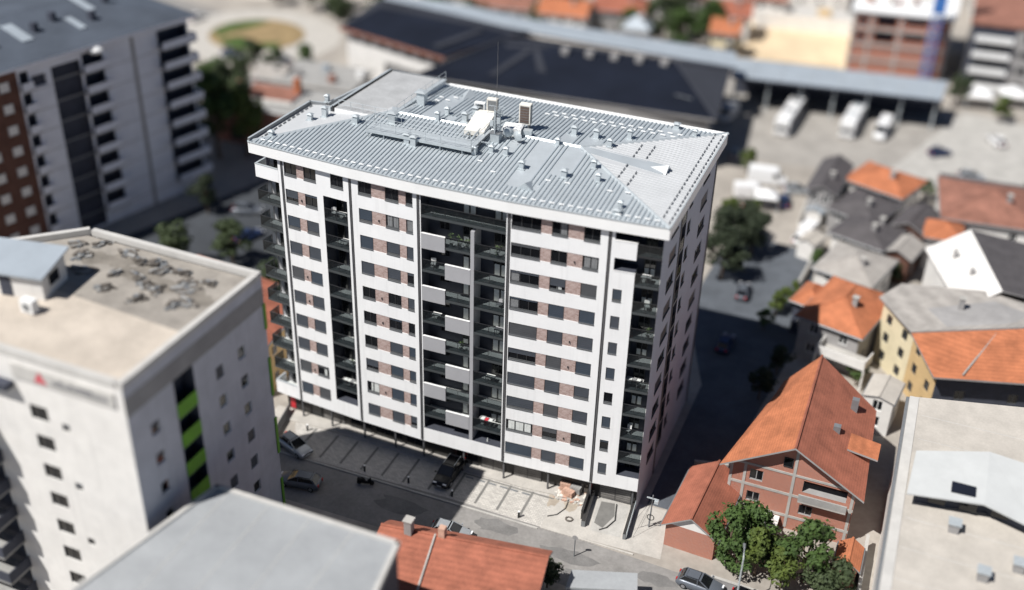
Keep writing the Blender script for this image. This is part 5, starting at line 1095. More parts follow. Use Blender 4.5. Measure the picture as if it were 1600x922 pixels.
for k in range(3):
    w = Wall(cp[1], cp[2])
    for f in range(3): window(t, w, 1.6 + 4.2 * k, 8.5 + 2.9 * f, 1.4, 1.4, 2, 0, None, False, -.19)
# ------------------------------------------------------------------ beige-roofed block on the left
t = thing('apartment_block', 'apartment block with cream and grey flat roof and bright green balconies at the left', 'apartment building', (0, 0, 0)); AH = 30.5
ap = [(-58, -35.1), (-29.83, -35.63), (-29.23, -18.35), (-46.8, -17.9), (-56.5, -27.0)]
wf, wr, wb = Wall(ap[0], ap[1]), Wall(ap[1], ap[2]), Wall(ap[2], ap[3])
def ux_(x): return x + 58
mb = MB(); hf = [(ux_(-51.5), ux_(-43.7), 0.5, 24.8, .5, 'wall_dark', 'wall_dark')]; sp = []  # dark recess: the shade on this bay is painted into its walls
for f in range(8):
    z = 25.0 - 2.9 * f
    for x, w_ in ((-39.2, 1.7),): hf.append((ux_(x), ux_(x) + w_, z, z + 1.35, .3, 'wall_white', None)); sp.append((wf, ux_(x), z, w_))
    if f % 2 == 0: hf.append((ux_(-36.3), ux_(-36.3) + .7, z - .3, z + .4, .3, 'wall_white', None)); sp.append((wf, ux_(-36.3), z - .3, .7))
wf.grid(mb, 0, wf.L, 0, AH, hf, 'wall_white')
hr = [(5.2, 7.6, 0.5, 28.0, 1.2, 'wall_dark', 'wall_dark')]; sp2 = []
for f in range(9):
    z = 24.6 - 2.9 * f
    for u in (2.2, 10.2, 13.2): hr.append((u, u + 1.0, z, z + 1.2, .25, 'wall_shade_grey', None)); sp2.append((wr, u, z))
wr.grid(mb, 0, wr.L, 0, AH, hr, 'wall_shade_grey')
for p, q in ((2, 3), (3, 4), (4, 0)): w = Wall(ap[p], ap[q]); w.grid(mb, 0, w.L, 0, AH, [], 'wall_shade_grey')
mb.build('wall', t)
for w, u, z, w_ in sp:
    h_ = 1.35 if w_ > 1 else .7
    window(t, w, u, z, w_, h_, 2 if w_ > 1 else 1, random.choice((0, 0, .4)), None, False)
for w, u, z in sp2: window(t, w, u, z, 1.0, 1.2, 1, random.choice((0, .4, 1.0)), None, False, 0, 'white_paint')
for f in range(9):
    z = 24.3 - 2.9 * f
    mb = MB(); wr.box(mb, 5.22, 7.58, -.02, 1.18, z - .2, z, 'concrete_grey'); sl = mb.build('balcony_slab', t); mb = MB(); wr.box(mb, 5.22, 7.58, -.08, -.022, z - .1, z + 1.25, 'green_panel'); mb.build('green_panel', sl)
for z0, z1 in ((3, 9), (12, 16), (18.5, 22.5), (25.5, 28)): mb = MB(); wr.box(mb, wr.L - .22, wr.L + .08, -.1, -.003, z0, z1, 'green_panel'); mb.build('green_panel', t)
mb = MB(); wr.box(mb, 0, wr.L, -.02, -.003, 27.9, AH - .9, 'wall_grey'); mb.build('top_band', t)
mb = MB(); mb.box((-31.5, 0, 0), (0, 0, 0), 'parapet') if False else None
for p, q in ((0, 1), (1, 2), (2, 3), (3, 4)):
    w = Wall(ap[p], ap[q]); mb = MB(); w.box(mb, .0, w.L - .52, -.06, .45, AH + .002, AH + .55, 'parapet'); mb.build('parapet', t)
mb = MB(); mb.prism([(-57.5, -34.6), (-30.4, -35.1), (-30.0, -27.8), (-54.5, -25.8)], AH - .3, AH + .02, 'cream_screed'); mb.build('roof_screed', t)
mb = MB(); mb.prism([(-54.5, -25.8), (-30.0, -27.8), (-29.7, -18.9), (-46.6, -18.5)], AH - .3, AH + .03, 'grey_screed'); mb.build('roof_screed', t)
# signboard on the top of the front wall: red triangle and a dark line of unreadable lettering
for k in range(7): blotch('rubble_patch', -43.5 + 1.9 * k + .3 * (k % 3), -21.4 - .35 * k + .9 * (k % 2), 1.7, 1.1, AH + .034 + .002 * k, 'stain_grey', 40 + k)
mb = MB(); wf.box(mb, ux_(-40), ux_(-30.6), -.16, -.003, 28.7, 30.0, 'parapet'); sg = mb.build('signboard', t)
mb = MB(); c = [wf.P(ux_(-37.9), -.2, 28.9), wf.P(ux_(-36.7), -.2, 28.9), wf.P(ux_(-37.3), -.2, 29.9)]; c2 = [wf.P(ux_(-37.9), -.165, 28.9), wf.P(ux_(-36.7), -.165, 28.9), wf.P(ux_(-37.3), -.165, 29.9)]; mb.loft([c, c2], 'sign_red'); mb.build('emblem', sg)
mb = MB(); r_ = random.Random(2); u = ux_(-36.2)
while u < ux_(-31.4):
    q = r_.uniform(.16, .3); wf.box(mb, u, u + q, -.19, -.165, 29.05, 29.05 + r_.choice((.38, .38, .55)), 'sign_grey'); u += q + .09
mb.build('lettering', sg)
mb = MB(); wf.box(mb, ux_(-44.4), ux_(-40.2), -.9, -.05, 27.7, 28.2, 'wall_dark'); mb.build('canopy', t)
for f in range(7):
    z = 22.3 - 2.9 * f; mb = MB(); wf.box(mb, ux_(-52), ux_(-43.4), -2.4, -.003, z - .2, z, 'concrete_grey'); wf.box(mb, ux_(-52), ux_(-43.4), -2.4, -2.3, z + .002, z + 1.1, 'wall_dark'); wf.box(mb, ux_(-43.5), ux_(-43.4), -2.298, -.003, z + .002, z + 1.1, 'wall_dark'); mb.build('balcony', t)  # dark parapets: a neighbour's shade is put into the balcony colour
t = thing('roof_hut', 'blue-grey metal-roofed stair hut on the cream flat roof at the left edge', 'roof hut', (-46.2, -27.2, AH), R(10))
mb = MB(); mb.box((-3.4, -1.8, 0.03), (3.2, 1.7, 2.2), 'wall_white'); mb.build('wall', t); mb = MB(); mb.slab([(-3.8, -2.2, 2.3), (3.6, -2.2, 2.3), (3.6, 2.1, 2.9), (-3.8, 2.1, 2.9)], .16, 'canopy_metal'); mb.build('roof', t)
mb = MB(); mb.box((-.5, -1.85, .1), (.5, -1.805, 2.0), 'wall_dark'); mb.build('door', t); mb = MB(); mb.box((3.205, -.8, .8), (3.24, .6, 1.8), 'glass_dark'); mb.build('window', t)
t = thing('air_conditioner', 'white air conditioner on the cream roof in front of the metal-roofed hut', 'air conditioner', (-42.6, -30.2, AH + .03)); mb = MB(); mb.box((-.6, -.35, 0.1), (.6, .35, 1.2), 'white_paint'); mb.build('casing', t); mb = MB(); mb.tube([(0, -.36, .65), (0, -.38, .65)], .35, 'galv_dark', 12); mb.build('grille', t)
def debris(seed):
    r = random.Random(seed); mb = MB()
    for k in range(26):
        a, q = r.uniform(0, 6.28), r.uniform(0, .75); s = r.uniform(.08, .3); mb.box((-s, -s * .5, 0), (s, s * .5, s * r.uniform(.4, 1.6)), r.choice(['debris', 'debris', 'concrete_grey', 'galv_dark']), r.uniform(0, 3), (q * math.cos(a), q * math.sin(a), max(0, .35 - q * .5)))
    return mb.mesh('debris_heap')
dms = [debris(k) for k in range(3)]; r_ = random.Random(12)
for k, (x, y) in enumerate(((-41.5, -19.6), (-39.9, -20.4), (-38.4, -20.2), (-37.1, -21.0), (-35.6, -20.6), (-34.2, -21.6), (-33.6, -22.6), (-38.6, -22.4), (-37.0, -23.2), (-40.4, -22.9), (-35.6, -23.6), (-33.0, -24.8), (-32.3, -24.2), (-44.4, -19.2), (-44.8, -21.4), (-43.0, -23.4), (-36.3, -25.4), (-39.6, -25.0), (-46.3, -20.2), (-32.6, -21.0))):
    o = link('debris_heap', dms[k % 3], None, (x, y, AH + .03), r_.uniform(0, 6)); o.scale = (r_.uniform(.8, 1.7), r_.uniform(.6, 1.2), r_.uniform(.35, .7)); tag(o, 'dark heap of building rubbish on the grey half of the flat roof', 'debris', 'rubbish heaps on the flat roof')
# ------------------------------------------------------------------ grey apartment block, upper left
t = thing('apartment_block', 'long shaded grey apartment block with dark metal roof and brown brick end, upper left', 'apartment building', (0, 0, 0)); BH = 26
d_ = Vector((8.03, 27.57, 0)).normalized(); nrm = Vector((-d_.y, d_.x, 0)); F0 = Vector((-89.54, 16.89, 0)) - d_ * 16; R0 = Vector((-81.51, 44.46, 0)); L0 = R0 + nrm * 24; K0 = F0 + nrm * 24
wb = Wall(F0[:2], R0[:2]); off = 16; hs = []; sp = []
for f in range(9):
    z = 22.9 - 2.9 * f
    if z < -.2: continue
    for u in (-13.5, -10.2, -6.9, -3.6, -0.6): hs.append((u + off, u + off + 1.4, z + .2, z + 1.6, .25, 'wall_brown', None)); sp.append((u + off, z + .2, 1.4, 1.4, 0))
    hs += [(11.4 + off, 14.5 + off, z, z + 2.2, 1.3, 'wall_dark', 'wall_dark'), (23.4 + off, 28.4 + off, z, z + 2.2, 1.3, 'wall_dark', 'wall_dark'), (2.3 + off, 3.5 + off, z, z + 2.2, .9, 'wall_dark', 'wall_dark')]
hs.append((6.8 + off, 11.0 + off, 0.3, 24.6, .8, 'wall_dark', 'wall_dark')); hs.append((3.9 + off, 6.0 + off, 22.6, 24.2, .4, 'wall_palegrey', 'wall_dark'))
mb = MB()
lo = [h for h in hs if h[1] <= 2 + off]; hi = [h for h in hs if h[1] > 2 + off]
wb.grid(mb, 0, 2 + off, 0, BH, lo, 'wall_brown'); wb.grid(mb, 2 + off, wb.L, 0, BH, hi, 'wall_palegrey')
for p, q in ((R0, L0), (L0, K0), (K0, F0)): w = Wall(p[:2], q[:2]); w.grid(mb, 0, w.L, 0, BH, [], 'wall_palegrey')
mb.build('wall', t)
for u, z, w_, h_, s_ in sp: window(t, wb, u, z, w_, h_, 1, 1.0, None, False, -.04, 'white_paint'); 
for u, z, w_, h_, s_ in sp: mb = MB(); wb.box(mb, u + .1, u + w_ - .1, .0, .024, z + .1, z + h_ - .1, 'wall_white'); mb.build('white_blind', t)
for f in range(9):
    z = 22.9 - 2.9 * f
    if z < -.2: continue
    for a, b, pr in ((11.0, 14.6, 1.1), (23.2, 29.0, 1.5), (2.1, 3.7, .8)):
        mb = MB(); wb.box(mb, a + off, b + off, -pr, -.003, z - .25, z - .05, 'wall_grey'); wb.box(mb, a + off, b + off, -pr, -pr + .14, z - .048, z + .95, 'wall_palegrey'); wb.box(mb, b + off - .14, b + off, -pr + .142, -.003, z - .048, z + .95, 'wall_palegrey'); mb.build('balcony', t)
    mb = MB(); wb.box(mb, 6.82 + off, 10.98 + off, -.02, .12, z - .2, z + .0, 'galv_dark'); mb.build('floor_band', t)
for f in range(9):
    z = 22.3 - 2.9 * f
    if z > .5:
        for a, b in ((14.7, 18.9), (19.7, 23.1), (3.9, 6.6)): mb = MB(); wb.box(mb, a + off, b + off, -.012, -.003, z, z + .09, 'wall_grey'); mb.build('panel_joint', t)
mb = MB(); wb.box(mb, 19.0 + off, 19.6 + off, -.02, .1, 0, 25.4, 'wall_grey'); mb.build('groove', t)
def bp(u, v, z): q = F0 + d_ * u + nrm * v; return (q.x, q.y, z)
Lb = wb.L; e = 1.0
mb = MB()
c = [bp(-e, -e, BH), bp(Lb + e, -e, BH), bp(Lb + e, 24 + e, BH), bp(-e, 24 + e, BH)]; r0, r1 = bp(12, 12, BH + 2.2), bp(Lb - 12, 12, BH + 2.2)
for p in ([c[0], c[1], r1, r0], [c[1], c[2], r1], [c[2], c[3], r0, r1], [c[3], c[0], r0]): mb.slab([(q[0], q[1], q[2] + .3) for q in p], .4, 'dark_metal_roof', 'wall_palegrey')
ro = mb.build('roof', t)
for u, v, l, w_ in ((22, 4, 5, 1.6), (30, 3.2, 3.6, 1.0), (34, 7, 6, 1.2), (20, 9, 4, 2)):
    mb = MB(); zz = BH + .35 + 2.2 * (v + 1) / 13; mb.slab([bp(u, v, zz + .12), bp(u + w_, v, zz + .12), bp(u + w_, v + l, zz + .12 + 2.2 * l / 13), bp(u, v + l, zz + .12 + 2.2 * l / 13)], .1, 'canopy_metal'); mb.build('plain_sheet', ro)
for u, v in ((25, 6), (28.6, 7.4), (33, 5), (38, 9), (18, 5)):
    q = bp(u, v, BH + .35 + 2.2 * (v + 1) / 13); mb = MB(); mb.box((q[0] - .4, q[1] - .4, q[2] - .3), (q[0] + .4, q[1] + .4, q[2] + 1.1), 'wall_dark'); vt = mb.build('chimney', ro)
mb = MB(); q = bp(13.2 + off, -.7, 25.4); rr_ = [[(q[0] + r * math.cos(a), q[1] + r * math.sin(a), q[2] + z) for a in [k * math.pi / 5 for k in range(10)]] for r, z in ((.1, -.5), (.9, -.3), (1.0, .1), (.6, .5), (.1, .6))]; mb.loft(rr_, 'white_paint'); mb.build('white_parasol', t)
# ------------------------------------------------------------------ bus station
t = thing('station_hall', 'white-walled hall with wide dark blue roof behind the tower, left part', 'hall', (0, 0, 0)); w0 = [(-82.6, 91.4), (-60, 85.6), (-52, 104), (-82.8, 106)]
mb = MB(); w = Wall(w0[0], w0[1]); hs = [(1.5 + 3.1 * k, 2.9 + 3.1 * k, 7.6, 8.7, .3, 'wall_white', None) for k in range(7)] + [(9, 20, 1.0, 5.2, .6, 'wall_grey', 'wall_grey')]
w.grid(mb, 0, w.L, 0, 9.6, hs, 'wall_white')
for i in (1, 2, 3): q = Wall(w0[i], w0[(i + 1) % 4]); q.grid(mb, 0, q.L, 0, 9.6, [], 'wall_white')
mb.build('wall', t)
for h in hs[:7]: window(t, w, h[0], h[2], 1.4, 1.1, 2, 0, None, False, 0)
mb = MB(); mb.slab([(-83.4, 90.6, 9.9), (-60.2, 84.6, 9.9), (-52.0, 97, 11.3), (-80, 99.5, 11.3)], .3, 'blue_roof', 'tile_old'); mb.slab([(-80, 99.5, 11.3), (-52, 97, 11.3), (-50, 105.4, 10.2), (-84, 107, 10.2)], .3, 'blue_roof_pale', 'wall_grey'); mb.slab([(-84, 107, 10.2), (-83.4, 90.6, 9.9), (-80, 99.5, 11.3)], .3, 'blue_roof_pale', 'wall_grey'); ro = mb.build('roof', t)
mb = MB(); q = Wall((-83.5, 90.5), (-60.1, 84.5)); q.box(mb, 0, q.L, -.25, .25, 9.35, 9.85, 'tile_old'); mb.build('gutter', ro)
mb = MB(); mb.slab([(-63.8, 87.6, 10.45), (-62.4, 87.2, 10.45), (-57.6, 96, 11.42), (-59.0, 96.2, 11.42)], .1, 'blue_roof_pale'); mb.build('plain_sheet', ro)
t = thing('station_hall', 'large bus station hall with dark blue hip roof directly behind the tower', 'hall', (0, 0, 0)); w0 = [(-58, 74), (-13.0, 80), (-16, 99.5), (-52, 99.8)]
mb = MB()
for i in range(4): q = Wall(w0[i], w0[(i + 1) % 4]); q.grid(mb, 0, q.L, 0, 9.0, [], 'wall_grey')
mb.build('wall', t)
A_, B2, C2, D2 = (-61, 75.6, 9.6), (-11.6, 79, 9.6), (-14.2, 100.2, 9.9), (-53, 100.6, 9.9); q0, q1 = (-52.6, 93.5, 11.5), (-22.5, 95.5, 11.5)
mb = MB(); mb.slab([A_, B2, q1, q0], .3, 'blue_roof', 'wall_grey'); mb.slab([D2, A_, q0], .3, 'blue_roof', 'wall_grey'); mb.slab([C2, D2, q0, q1], .3, 'blue_roof', 'wall_grey'); ro = mb.build('roof', t)
mb = MB(); mb.slab([B2, C2, q1], .3, 'blue_roof_pale', 'wall_grey'); mb.build('roof', t)
for a, b in ((q0, q1), (q1, B2), (q1, C2), (q0, A_)): mb = MB(); mb.tube([(a[0], a[1], a[2] + .05), (b[0], b[1], b[2] + .05)], .35, 'blue_roof_pale', 6); mb.build('ridge_cap', ro)
for p in (((-50, 80, 10.1), (-48.8, 80.1, 10.1), (-46.4, 91, 11.2), (-47.6, 91, 11.2)), ((-43, 84, 10.42), (-41.4, 84, 10.42), (-45.6, 91.6, 11.25), (-46.6, 91.6, 11.25)), ((-52, 91.5, 11.25), (-51, 90.4, 11.15), (-44, 92.6, 11.35), (-45, 93.3, 11.42))): mb = MB(); mb.slab([(v[0], v[1], v[2] + .12) for v in p], .1, 'blue_roof_pale'); mb.build('plain_sheet', ro)
for k in range(5): x = -41 + k * 4.2; y = 92.0 + k * .5; mb = MB(); mb.box((x - .6, y - .6, 10.8), (x + .6, y + .6, 12.1), 'wall_grey'); vt = mb.build('roof_vent', ro)
for k in range(3): mb = MB(); y = 84 + k * 4; x0, x1 = -19.2 + k * .2, -14.6 - k * .5; mb.slab([(x0 - .4, y, 10.5), (x1 + 1.2, y, 9.85), (x1 + 1.2, y + .35, 9.85), (x0 - .4, y + .35, 10.5)], .05, 'galv_dark'); mb.build('roof_seam', ro)
t = thing('bus_canopy', 'long pale blue-grey canopy over dark parking at the bus station', 'canopy', (0, 0, 0))
mb = MB(); mb.slab([(-15.4, 107.0, 6.2), (19.8, 112.2, 6.0), (20.2, 120.6, 6.5), (-16.2, 115.4, 6.7)], .35, 'canopy_metal', 'wall_dark'); mb.build('roof', t)
mb = MB(); mb.slab([(-82, 104.6, 11.2), (-68, 102.6, 11.2), (-50.3, 100.9, 10.6), (-13.2, 100.4, 10.4), (-15, 107.4, 10.5), (-52.8, 107.0, 10.8), (-69, 107.8, 11.3), (-82.6, 107.4, 11.3)], .4, 'canopy_metal', 'wall_dark'); mb.build('roof', t)
for k in range(7): x = -14.5 + k * 5.6; mb = MB(); mb.tube([(x, 108.4 + k * .82, 0), (x, 108.4 + k * .82, 5.9)], .18, 'galv', 8); mb.build('post', t)
mb = MB(); w = Wall((-16, 115.2), (20, 120.4)); w.box(mb, 0, w.L, 0, .25, 0, 6.0, 'wall_dark'); mb.build('rear_wall', t)
for k in range(7): mb = MB(); x = -12 + k * 5.0; y = 107.5 + k * .72; mb.slab([(x, y, 6.22 - .006 * k * 5 + .04), (x + .12, y, 6.22 - .006 * k * 5 + .04), (x - .3, y + 8.3, 6.72 - .006 * k * 5 + .04), (x - .42, y + 8.3, 6.72 - .006 * k * 5 + .04)], .04, 'galv'); mb.build('roof_seam', t)
# building site, shell of a new block, crane
t = thing('site_fence', 'long timber hoarding along the front of the sandy building site', 'fence', (0, 0, 0)); w = Wall((-20, 128.2), (0.6, 131.2))
for k in range(12): mb = MB(); w.box(mb, w.L * k / 12 + .04, w.L * (k + 1) / 12 - .04, -.05, .05, 0, 2.2, 'sand'); mb.build('board_panel', t)
t = thing('low_wall', 'dark concrete wall on the left side of the sandy building site', 'wall', (0, 0, 0)); w = Wall((-23.6, 150), (-20.4, 129)); mb = MB(); w.box(mb, 0, w.L, -.4, .4, 0, 4.2, 'wall_dark', 'concrete_grey'); mb.build('wall', t)
t = thing('site_shed', 'long pale shed with ochre load at the rear of the sandy building site', 'shed', (0, 0, 0)); mb = MB(); mb.prism([(-20, 154), (0, 156.5), (0, 162), (-20, 160)], 0, 3.2, 'wall_white', 'parapet'); mb.build('wall', t); mb = MB(); mb.box((-8, 157, 3.2), (-5.4, 159, 4.2), 'wall_ochre'); mb.build('load', t)
t = thing('building_shell', 'red brick shell of a new block with concrete floors and white top slab', 'building', (0, 0, 0)); q = [(1.2, 134.6), (18.8, 137.2), (18.6, 158), (0.6, 156)]; w = Wall(q[0], q[1]); mb = MB(); hs = []
for f in range(3):
    z = 3.4 + f * 3.0
    if f: hs += [(.9, 2.8, z + .3, z + 1.7, .5, 'wall_brown', 'wall_dark'), (4.2, 8.0, z + .2, z + 2.2, 1.5, 'wall_brown', 'wall_dark'), (9.4, 13.4, z + .9, z + 2.0, .6, 'wall_brown', 'wall_dark')]
w.grid(mb, 0, w.L, 0, 12, hs, 'wall_brick')
for i in (1, 2, 3): v = Wall(q[i], q[(i + 1) % 4]); v.grid(mb, 0, v.L, 0, 12, [], 'wall_white')
mb.build('wall', t)
for f in range(4): mb = MB(); w.box(mb, -.2, w.L + .2, -.25, -.003, 2.9 + f * 3.0, 3.3 + f * 3.0, 'concrete'); mb.build('floor_slab', t)
for u in (.25, 3.4, 8.7, 14.2, w.L - .3): mb = MB(); w.box(mb, u - .22, u + .22, -.12, -.004, 0.2, 12, 'concrete'); mb.build('concrete_post', t)
mb = MB(); mb.prism([(0.6, 134.0), (19.2, 136.8), (19, 158.6), (0, 156.6)], 12.25, 12.55, 'white_paint'); mb.build('top_slab', t)
r_ = random.Random(6)
for k in range(12): x, y = r_.uniform(2, 17), r_.uniform(139, 156); mb = MB(); mb.box((x - .4, y - .4, 12.552), (x + .4, y + .4, 12.55 + r_.uniform(.6, 2.6)), r_.choice(['concrete', 'wall_white', 'tile_old', 'wall_grey'])); mb.build('column_stub', t)
t = thing('tower_crane', 'blue lattice mast of a tower crane in front of the brick shell', 'crane', (15.9, 133.4, 0)); H_ = 34; s_ = .8
for sx in (-s_, s_):
    for sy in (-s_, s_): mb = MB(); mb.box((sx - .14, sy - .14, 0), (sx + .14, sy + .14, H_), 'crane_blue'); mb.build('mast_leg', t)
mb = MB(); k = 0
while k * 1.6 < H_ - 1.6:
    z = k * 1.6
    for a, b in (((-s_, -s_), (s_, -s_)), ((s_, -s_), (s_, s_)), ((s_, s_), (-s_, s_)), ((-s_, s_), (-s_, -s_))): mb.tube([(a[0], a[1], z), (b[0], b[1], z + 1.6)], .07, 'crane_blue', 4); mb.tube([(a[0], a[1], z), (b[0], b[1], z)], .07, 'crane_blue', 4)
    k += 1
mb.build('lattice', t); mb = MB(); mb.box((-1.1, -1.1, 14.5), (1.1, 1.1, 17.2), 'crane_blue'); mb.build('climbing_frame', t); mb = MB(); mb.box((-1.6, -1.6, 0), (1.6, 1.6, .6), 'concrete'); mb.build('base', t)
t = thing('apartment_block', 'grey apartment block with white balconies in the upper right corner', 'apartment building', (0, 0, 0)); q = [(22.2, 136.2), (30.0, 136.8), (44, 138), (44, 158), (22, 156)]
mb = MB()
for i in range(5): w = Wall(q[i], q[(i + 1) % 5]); w.grid(mb, 0, w.L, 0, 12.4, [], 'wall_dark' if i == 0 else 'wall_grey')
mb.build('wall', t); mb = MB(); mb.prism([(21.8, 135.8), (44.4, 137.6), (44.4, 158.4), (21.6, 156.4)], 12.402, 12.8, 'tile_old'); mb.build('roof', t); w = Wall(q[0], q[1])
for f in range(4): mb = MB(); w.box(mb, .8, w.L - .4, -1.5, -.003, .6 + f * 3, .85 + f * 3, 'concrete'); w.box(mb, .8, w.L - .4, -1.5, -1.36, .852 + f * 3, 1.9 + f * 3, 'white_paint'); mb.build('balcony', t)
w = Wall(q[1], q[2])
for f in range(4):
    for k in range(3): window(t, w, 1.5 + 4 * k, 1 + 3 * f, 1.5, 1.3, 2, 0, None, False, -.19)
for k, (x, y, lab) in enumerate(((26.0, 128.0, 'white market tent in front of the balconies, larger of two'), (31.6, 131.0, 'white market tent at the right edge below the grey block'))):
    t = thing('market_tent', lab, 'tent', (x, y, 0), R(8), 'white tents at the plaza'); mb = MB(); a = 2.3; mb.face([(-a, -a, 2.6), (a, -a, 2.6), (0, 0, 3.9)], 'car_white'); mb.face([(a, -a, 2.6), (a, a, 2.6), (0, 0, 3.9)], 'car_white'); mb.face([(a, a, 2.6), (-a, a, 2.6), (0, 0, 3.9)], 'car_white'); mb.face([(-a, a, 2.6), (-a, -a, 2.6), (0, 0, 3.9)], 'car_white'); mb.build('canopy', t)
    for sx in (-a, a):
        for sy in (-a, a): mb = MB(); mb.tube([(sx, sy, 0), (sx, sy, 2.6)], .06, 'galv', 5); mb.build('leg', t)
t = thing('market_tent', 'white tent roof in the lane behind the tower corner', 'tent', (-1.4, 71.8, 0), R(15)); mb = MB(); a = 1.7
for p, q in (((-a, -a), (a, -a)), ((a, -a), (a, a)), ((a, a), (-a, a)), ((-a, a), (-a, -a))): mb.face([(p[0], p[1], 2.4), (q[0], q[1], 2.4), (0, 0, 3.4)], 'car_white')
mb.build('canopy', t)
for sx in (-a, a):
    for sy in (-a, a): mb = MB(); mb.tube([(sx, sy, 0), (sx, sy, 2.4)], .06, 'galv', 5); mb.build('leg', t)
# ------------------------------------------------------------------ lower buildings at the left and in the back
t = thing('market_building', 'low orange-walled building with white parapet between the grey block and the tower', 'shop building', (0, 0, 0)); q = [(-88.6, 58.2), (-69.0, 60.4), (-70, 70), (-89.5, 68)]; mb = MB()
for i in range(4): w = Wall(q[i], q[(i + 1) % 4]); w.grid(mb, 0, w.L, 0, 6.2, [(2 + 4.2 * k, 4.6 + 4.2 * k, .3, 2.8, .4, 'wall_brick', 'wall_dark') for k in range(3)] if i == 0 else [], 'wall_brick')
mb.build('wall', t); mb = MB(); mb.prism([(-89, 57.8), (-68.6, 60), (-69.6, 70.4), (-90, 68.4)], 6.202, 6.6, 'white_paint', 'concrete_grey'); mb.build('roof', t); mb = MB(); mb.prism([(-86, 61.5), (-77, 62.4), (-77.6, 68), (-86.6, 67.2)], 6.602, 7.1, 'wall_white', 'tile_old'); mb.build('roof', t)
mb = MB(); mb.box((-78.6, 66, 6.6), (-77.6, 67, 9.4), 'tile_orange'); mb.build('chimney', t)
t = thing('market_building', 'low grey-roofed market building with white front beside the white hall', 'shop building', (0, 0, 0)); q = [(-88, 75), (-74, 76.5), (-75, 86), (-89, 85)]; mb = MB()
for i in range(4): w = Wall(q[i], q[(i + 1) % 4]); w.grid(mb, 0, w.L, 0, 4.2, [], 'wall_white')
mb.build('wall', t); mb = MB(); mb.prism([(-88.5, 74.5), (-73.5, 76), (-74.6, 86.6), (-89.5, 85.6)], 4.202, 4.5, 'white_roof', 'concrete_grey'); mb.build('roof', t)
for k in range(4): mb = MB(); x, y = -86 + k * 3.4, 78 + (k % 2) * 4; mb.box((x, y, 4.502), (x + 1.1, y + 1.1, 5.6), ('wall_grey', 'canopy_metal', 'tile_old', 'white_paint')[k]); mb.build('roof_box', t)
house('house', 'low house with dusty red roof under the edge of the left flat roof', -58.5, 12.5, 12, 9, R(-8), 5.0, 1.6, tile='tile_red', wall='wall_cream', ridge='x', chim=1)
house('house', 'small red-roofed house hidden between the beige block and the tower', -47.6, 6.0, 7.0, 10, R(4), 7.5, 1.8, tile='tile_red', wall='wall_ochre', ridge='y', chim=0)
bk = [(-67, 131, 11, 9, 8, 'tile_old', 'wall_white', 'salmon-roofed house leftmost in the row behind the hall'), (-54.6, 131.5, 9.5, 8, 6, 'tile_orange', 'wall_white', 'bright orange-roofed house in the row behind the hall'), (-45.2, 139, 11, 9, 10, 'tile_red', 'wall_grey', 'red-roofed house right of the bright orange roof in the back row'),
      (-38.6, 128.5, 4.6, 4, 5, 'canopy_metal', 'wall_white', 'small white house with pale metal roof at the rear edge of the hall'), (-24.0, 146, 8, 8, 8, 'tile_red', 'wall_white', 'red-roofed house behind the big trees'), (-22.2, 134.0, 5, 5, 5, 'tile_orange', 'wall_cream', 'small orange-roofed house beside the big trees'),
      (-80, 134, 12, 9, 10, 'tile_red', 'wall_white', 'red-roofed house behind the trees at the roundabout'), (-62, 146, 11, 9, 4, 'tile_red', 'wall_cream', 'farther red-roofed house above the salmon roof'), (-50, 152, 10, 9, 2, 'tile_orange', 'wall_white', 'farther orange-roofed house above the bright orange roof'),
      (-36, 154, 10, 10, 4, 'tile_old', 'wall_white', 'farther brown-roofed house at the top edge behind the trees'), (-10, 176, 12, 10, 6, 'white_roof', 'wall_white', 'white-roofed building at the top edge behind the sandy site'), (8, 178, 14, 10, 5, 'white_roof', 'wall_grey', 'pale building at the top edge behind the brick shell'),
      (30, 180, 16, 12, 5, 'white_roof', 'wall_white', 'pale building at the top right corner'), (-96, 138, 12, 9, 12, 'tile_grey', 'wall_white', 'grey-roofed house at the top edge beyond the roundabout'), (-126, 128, 10, 8, 10, 'white_roof', 'wall_white', 'white-roofed shop beyond the roundabout at the left'), (-20, 160, 10, 9, 4, 'tile_old', 'wall_white', 'brown-roofed house at the top edge left of the sandy site')]
for x, y, w_, d__, rz, tile, wall, lab in bk: house('house', lab, x, y, w_, d__, R(rz), 5.4, 1.8, random.choice(('hip', 'gable')), 'x', wall, tile, wins=(3, 2), chim=1, group=None)
for k, (x, y, rz, p, lab) in enumerate(((-126, 106, 80, 'car_white', 'white car left of the roundabout island'), (-122.5, 92, 30, 'car_grey', 'grey car on the ring road left of the grass'), (-97, 93, 140, 'car_silver', 'silver car right of the roundabout near the market roof'), (-108, 91.6, 5, 'car_blue', 'dark blue car below the roundabout island'), (-70.4, 38.5, 20, 'car_grey', 'grey car in the shaded yard right of the grey block'), (-66, 32.0, 70, 'car_blue', 'dark car in the shaded yard, nearer the beige block'))): car(lab, x, y, R(rz), p, 'sedan', 4.4)
